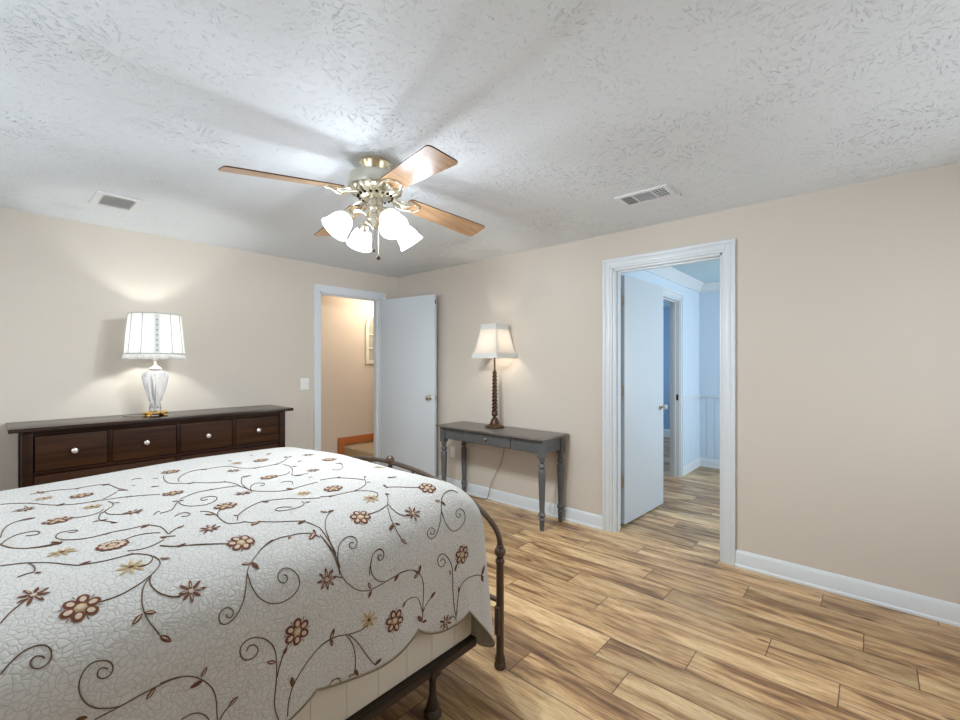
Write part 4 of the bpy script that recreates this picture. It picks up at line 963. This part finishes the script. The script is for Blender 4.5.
# ------------------------------------------------------------------ console table
ct = thing('console_table', 'narrow grey painted console table with turned legs and one drawer', 'console table', (3.19, 2.62, 0))
TX0, TX1, TY0, TY1, TZ = 2.99, 3.388, 1.975, 3.255, 0.765
MB().box(TX0, TX1, TY0, TY1, TZ - 0.018, TZ).build('tabletop', M_consoletop, ct, bevel=0.004)
lx = (3.052, 3.340); ly = (2.032, 3.198); hb = 0.028
m = MB()
m.box(lx[0] - 0.018, lx[0] + 0.004, ly[0] + hb, 2.345, 0.632, TZ - 0.018)
m.box(lx[0] - 0.018, lx[0] + 0.004, 2.925, ly[1] - hb, 0.632, TZ - 0.018)
m.box(lx[0] - 0.008, lx[0] + 0.004, 2.345, 2.925, 0.632, TZ - 0.018)
m.box(lx[1] - 0.004, lx[1] + 0.018, ly[0] + hb, ly[1] - hb, 0.632, TZ - 0.018)
for y in (ly[0] - 0.018, ly[1] + 0.002):
    m.box(lx[0] + hb, lx[1] - hb, y, y + 0.016, 0.632, TZ - 0.018)
m.build('apron', M_console, ct, bevel=0.0015)
dw = MB().box(lx[0] - 0.021, lx[0] - 0.006, 2.350, 2.920, 0.640, TZ - 0.021).build('drawer', M_console, ct, bevel=0.003)
r_ = Matrix.Rotation(-PI / 2, 4, 'Y')
MB().lathe([(0.007, 0), (0.006, 0.010), (0.013, 0.016), (0.016, 0.022), (0.010, 0.030), (0.0005, 0.032)], (lx[0] - 0.021, 2.62, 0.695), 16, 0, r_).build('knob', M_nickel, dw)
for x in lx:
    for y in ly:
        m = MB().box(x - hb, x + hb, y - hb, y + hb, 0.600, TZ - 0.018)
        m.lathe([(0.017, 0), (0.019, 0.01), (0.022, 0.085), (0.027, 0.092), (0.020, 0.102), (0.019, 0.108), (0.027, 0.117), (0.032, 0.130), (0.027, 0.143),
                 (0.020, 0.152), (0.021, 0.165), (0.029, 0.40), (0.031, 0.485), (0.026, 0.500), (0.018, 0.508), (0.025, 0.516), (0.033, 0.530),
                 (0.025, 0.545), (0.017, 0.555), (0.022, 0.563), (0.027, 0.575), (0.027, 0.60)], (x, y, 0), 24)
        m.build('leg', M_console, ct, bevel=0)

# twist lamp ---------------------------------------------------------
LX, LY, LZ = 3.245, 2.70, TZ + 0.0005
lb = thing('twist_table_lamp', 'lit bronze table lamp with twisted stem and white bell shade on the console', 'table lamp', (LX, LY, LZ))
MB().lathe([(0.001, 0), (0.092, 0), (0.094, 0.010), (0.086, 0.018), (0.066, 0.024), (0.050, 0.034), (0.042, 0.050), (0.033, 0.075), (0.022, 0.092), (0.013, 0.100),
            (0.013, 0.104)], (LX, LY, LZ), 32).build('base', M_bronze, lb)
m = MB()
m.lathe([(0.013, 0.100), (0.027, 0.112), (0.031, 0.128), (0.027, 0.145), (0.020, 0.152)], (LX, LY, LZ), 20)
ns = 90; sg = 20; vs = []
for i in range(ns + 1):
    z = 0.150 + 0.375 * i / ns
    for k in range(sg):
        a = 2 * PI * k / sg
        r = (0.0245 - 0.005 * i / ns) * (1 + 0.24 * math.cos(2 * (a - z * 95)))
        vs.append((LX + r * math.cos(a), LY + r * math.sin(a), LZ + z))
fs = [(i * sg + k, i * sg + (k + 1) % sg, (i + 1) * sg + (k + 1) % sg, (i + 1) * sg + k) for i in range(ns) for k in range(sg)]
m.add(vs, fs)
m.lathe([(0.014, 0.523), (0.018, 0.530), (0.013, 0.545), (0.008, 0.555), (0.008, 0.67), (0.016, 0.68), (0.016, 0.73), (0.001, 0.735)], (LX, LY, LZ), 16)
m.build('stem', M_bronze, lb)
sz0, sz1 = LZ + 0.665, LZ + 0.985
def bell(m, prof, th=0.002):
    """square bell shade: prof = (half side, z)"""
    full = prof + [(h - th, z) for h, z in reversed(prof)]
    k = len(full); vs = []
    for sx, sy in ((-1, -1), (1, -1), (1, 1), (-1, 1)):
        for h, z in full: vs.append((LX + sx * h, LY + sy * h, z))
    fs = [(c * k + j, ((c + 1) % 4) * k + j, ((c + 1) % 4) * k + (j + 1) % k, c * k + (j + 1) % k) for c in range(4) for j in range(k)]
    m.add(vs, fs)
bp = [(0.148 - 0.054 * (f ** 0.72) , sz0 + 0.040 + (0.232) * f) for f in [i / 10 for i in range(11)]]
m = MB(); bell(m, bp); s2 = m.build('lamp_shade', M_shadeB, lb, smooth=30)
for bandp in ([(0.158, sz0), (0.149, sz0 + 0.042)], [(0.0945, sz1 - 0.050), (0.0925, sz1)]):
    m = MB(); bell(m, bandp, 0.004); m.build('band', M_shadetrim, s2, smooth=30)
m = MB()
for sx, sy in ((-1, -1), (1, -1), (1, 1), (-1, 1)):
    MB().tube([(LX + sx * (h + 0.001), LY + sy * (h + 0.001), z) for h, z in bp], 0.003, 8).build('corner_piping', M_shadetrim, s2)
m = MB().tube([(LX - 0.09, LY, sz1 - 0.02), (LX + 0.09, LY, sz1 - 0.02)], 0.002, 6).tube([(LX, LY - 0.09, sz1 - 0.02), (LX, LY + 0.09, sz1 - 0.02)], 0.002, 6)
m.tube([(LX, LY, LZ + 0.73), (LX, LY, sz1)], 0.003, 8)
m.lathe([(0.003, -0.01), (0.007, 0.002), (0.005, 0.008), (0.010, 0.018), (0.001, 0.028)], (LX, LY, sz1), 12)
m.build('finial', M_nickel, lb)
light('twist_lamp_bulb', 'POINT', (LX, LY, LZ + 0.80), TWIST_W, (1.0, 0.88, 0.74), 0.025)
c1 = MB().tube(smooth_pts([(3.392, 2.690, 0.766), (3.397, 2.692, 0.70), (3.396, 2.702, 0.55), (3.392, 2.712, 0.47), (3.388, 2.744, 0.375), (3.378, 2.81, 0.26), (3.375, 2.865, 0.15), (3.37, 2.885, 0.05), (3.365, 2.90, 0.004), (3.33, 3.05, 0.004), (3.36, 3.20, 0.004)]), 0.003, 8).build('power_cord', M_cord)
tag(c1, 'thin brown lamp cord dangling behind the middle of the console table', 'cord')
c2 = MB().tube(smooth_pts([(3.385, 2.085, 0.60), (3.387, 2.095, 0.45), (3.385, 2.10, 0.30), (3.38, 2.135, 0.17), (3.375, 2.175, 0.06), (3.365, 2.16, 0.004), (3.355, 2.12, 0.004), (3.368, 2.11, 0.07), (3.384, 2.12, 0.2), (3.388, 2.13, 0.35), (3.387, 2.115, 0.58)]), 0.0025, 8).build('power_cord', M_cordw)
tag(c2, 'pale looped cord hanging beside the right rear leg of the console table', 'cord')

# ------------------------------------------------------------------ ceiling fan
FCX, FCY = 1.370, 1.959
fan = thing('ceiling_fan', 'ceiling fan with four light oak blades and four lit frosted glass shades', 'ceiling fan', (FCX, FCY, CH))
MB().lathe([(0.080, 2.439), (0.082, 2.432), (0.076, 2.426), (0.070, 2.405), (0.058, 2.378), (0.058, 2.362)], (FCX, FCY, 0), 40).build('canopy', M_brass, fan)
MB().lathe([(0.058, 2.368), (0.122, 2.366), (0.135, 2.360), (0.140, 2.350), (0.140, 2.308), (0.135, 2.298), (0.125, 2.295)], (FCX, FCY, 0), 48).build('motor_housing', M_cream, fan)
MB().lathe([(0.132, 2.298), (0.140, 2.292), (0.134, 2.282), (0.114, 2.270), (0.085, 2.256), (0.060, 2.247), (0.040, 2.246)], (FCX, FCY, 0), 72,
           flute=lambda a, j: 1 + 0.05 * math.cos(16 * a) * math.sin(PI * j)).build('filigree_ring', M_pale, fan)
m = MB()
for k in range(18):
    a = 2 * PI * k / 18
    m.ball((FCX + 0.088 * math.cos(a), FCY + 0.088 * math.sin(a), 2.258), 0.008, seg=8)
m.build('ring_slots', M_dark, fan)
MB().lathe([(0.040, 2.246), (0.040, 2.205), (0.046, 2.198), (0.046, 2.190), (0.038, 2.180), (0.040, 2.165), (0.050, 2.158), (0.052, 2.130), (0.044, 2.118),
            (0.026, 2.106), (0.018, 2.092), (0.001, 2.088)], (FCX, FCY, 0), 36).build('switch_housing', M_pale, fan)
for k, deg in enumerate((-8, 82, 171, 257)):
    a = math.radians(deg)
    R = Matrix.Translation((FCX, FCY, 0)) @ Matrix.Rotation(a, 4, 'Z')
    droop = math.atan2(0.050, 0.50)
    # blade frame: origin at its root, x radial, pitched
    B = R @ Matrix.Translation((0.185, 0, 2.264)) @ Matrix.Rotation(droop, 4, 'Y') @ Matrix.Rotation(math.radians(-12), 4, 'X')
    # outline
    out = []
    w0, w1, Lb, rc = 0.057, 0.075, 0.530, 0.024
    out += [(0.0, -w0 + 0.012), (0.012, -w0)]
    for i in range(7):
        q = -PI / 2 + PI / 2 * i / 6; out.append((Lb - rc + rc * math.cos(q), -w1 + rc + rc * math.sin(q)))
    for i in range(7):
        q = PI / 2 * i / 6; out.append((Lb - rc + rc * math.cos(q), w1 - rc + rc * math.sin(q)))
    out += [(0.012, w0), (0.0, w0 - 0.012)]
    n = len(out)
    m = MB(); m.add([B @ Vector((x, y, -0.003)) for x, y in out] + [B @ Vector((x, y, 0.003)) for x, y in out], [tuple(reversed(range(n))), tuple(range(n, 2 * n))])
    m.add([B @ Vector((x, y, z)) for z in (-0.003, 0.003) for x, y in out], [(i, (i + 1) % n, n + (i + 1) % n, n + i) for i in range(n)], 1)
    bl = m.build('blade', [M_blade, M_blade_edge], fan)
    # blade iron: forked ornamental bracket
    m = MB()
    Pm = lambda x, y, z: R @ Vector((x, y, z))
    m.tube(smooth_pts([Pm(0.085, 0, 2.268), Pm(0.13, 0, 2.258), Pm(0.165, 0, 2.246), B @ Vector((0.02, 0, -0.008))]), 0.012, 10)
    for s in (-1, 1):
        m.tube(smooth_pts([Pm(0.10, s * 0.01, 2.268), Pm(0.14, s * 0.045, 2.255), Pm(0.175, s * 0.052, 2.247), B @ Vector((0.03, s * 0.042, -0.007)), B @ Vector((0.075, s * 0.030, -0.006)), B @ Vector((0.085, 0, -0.006))]), 0.0062, 8)
        m.ball(B @ Vector((0.045, s * 0.032, -0.005)), 0.007, seg=10)
    m.ball(B @ Vector((0.085, 0, -0.005)), 0.009, seg=10)
    m.build('blade_iron', M_pale, fan)
for k in range(4):
    a = math.radians(79 + 90 * k)
    u = Vector((math.cos(a), math.sin(a), 0)); C = Vector((FCX, FCY, 0))
    neck = C + u * 0.150 + Vector((0, 0, 2.128)); axis = (u * 0.64 + Vector((0, 0, -0.77))).normalized()
    m = MB().tube(smooth_pts([C + u * 0.04 + Vector((0, 0, 2.145)), C + u * 0.075 + Vector((0, 0, 2.168)), C + u * 0.115 + Vector((0, 0, 2.170)), neck - axis * 0.02]), 0.0075, 10)
    m.build('light_arm', M_pale, fan)
    rot = axis.to_track_quat('Z', 'Y').to_matrix().to_4x4()
    MB().lathe([(0.010, -0.030), (0.022, -0.026), (0.030, -0.010), (0.033, 0.008), (0.031, 0.012)], neck, 24, 0, rot).build('shade_fitter', M_pale, fan)
    m = MB()
    pr = [(0.027, 0.0), (0.036, 0.010), (0.048, 0.026), (0.056, 0.046), (0.060, 0.066), (0.063, 0.084), (0.069, 0.100), (0.073, 0.107)]
    inn = [(r - 0.003, z) for r, z in reversed(pr)]
    m.lathe(pr + inn, neck, 40, 0, rot, cap=False)
    m.build('glass_shade', M_fanglass, fan)
    p = neck + axis * 0.07
    light('fan_bulb', 'POINT', p, FAN_W, (0.90, 0.97, 1.0), 0.022, soft=True)
m = MB().tube([(FCX + 0.012, FCY - 0.010, 2.10), (FCX + 0.012, FCY - 0.010, 1.945)], 0.0012, 6)
m.build('pull_chain', M_brass, fan)
m = MB()
m.lathe([(0.001, 0), (0.010, 0.006), (0.011, 0.014), (0.003, 0.024)], (FCX + 0.012, FCY - 0.010, 1.925), 12)
m.lathe([(0.001, 0), (0.007, 0.005), (0.008, 0.012), (0.002, 0.02)], (FCX - 0.006, FCY + 0.004, 1.965), 12)
m.tube([(FCX - 0.006, FCY + 0.004, 1.98), (FCX - 0.006, FCY + 0.004, 2.10)], 0.0012, 6)
m.build('pull_knob', M_bronze, fan)

for o in SC.objects:
    if '_b' in o: del o['_b']
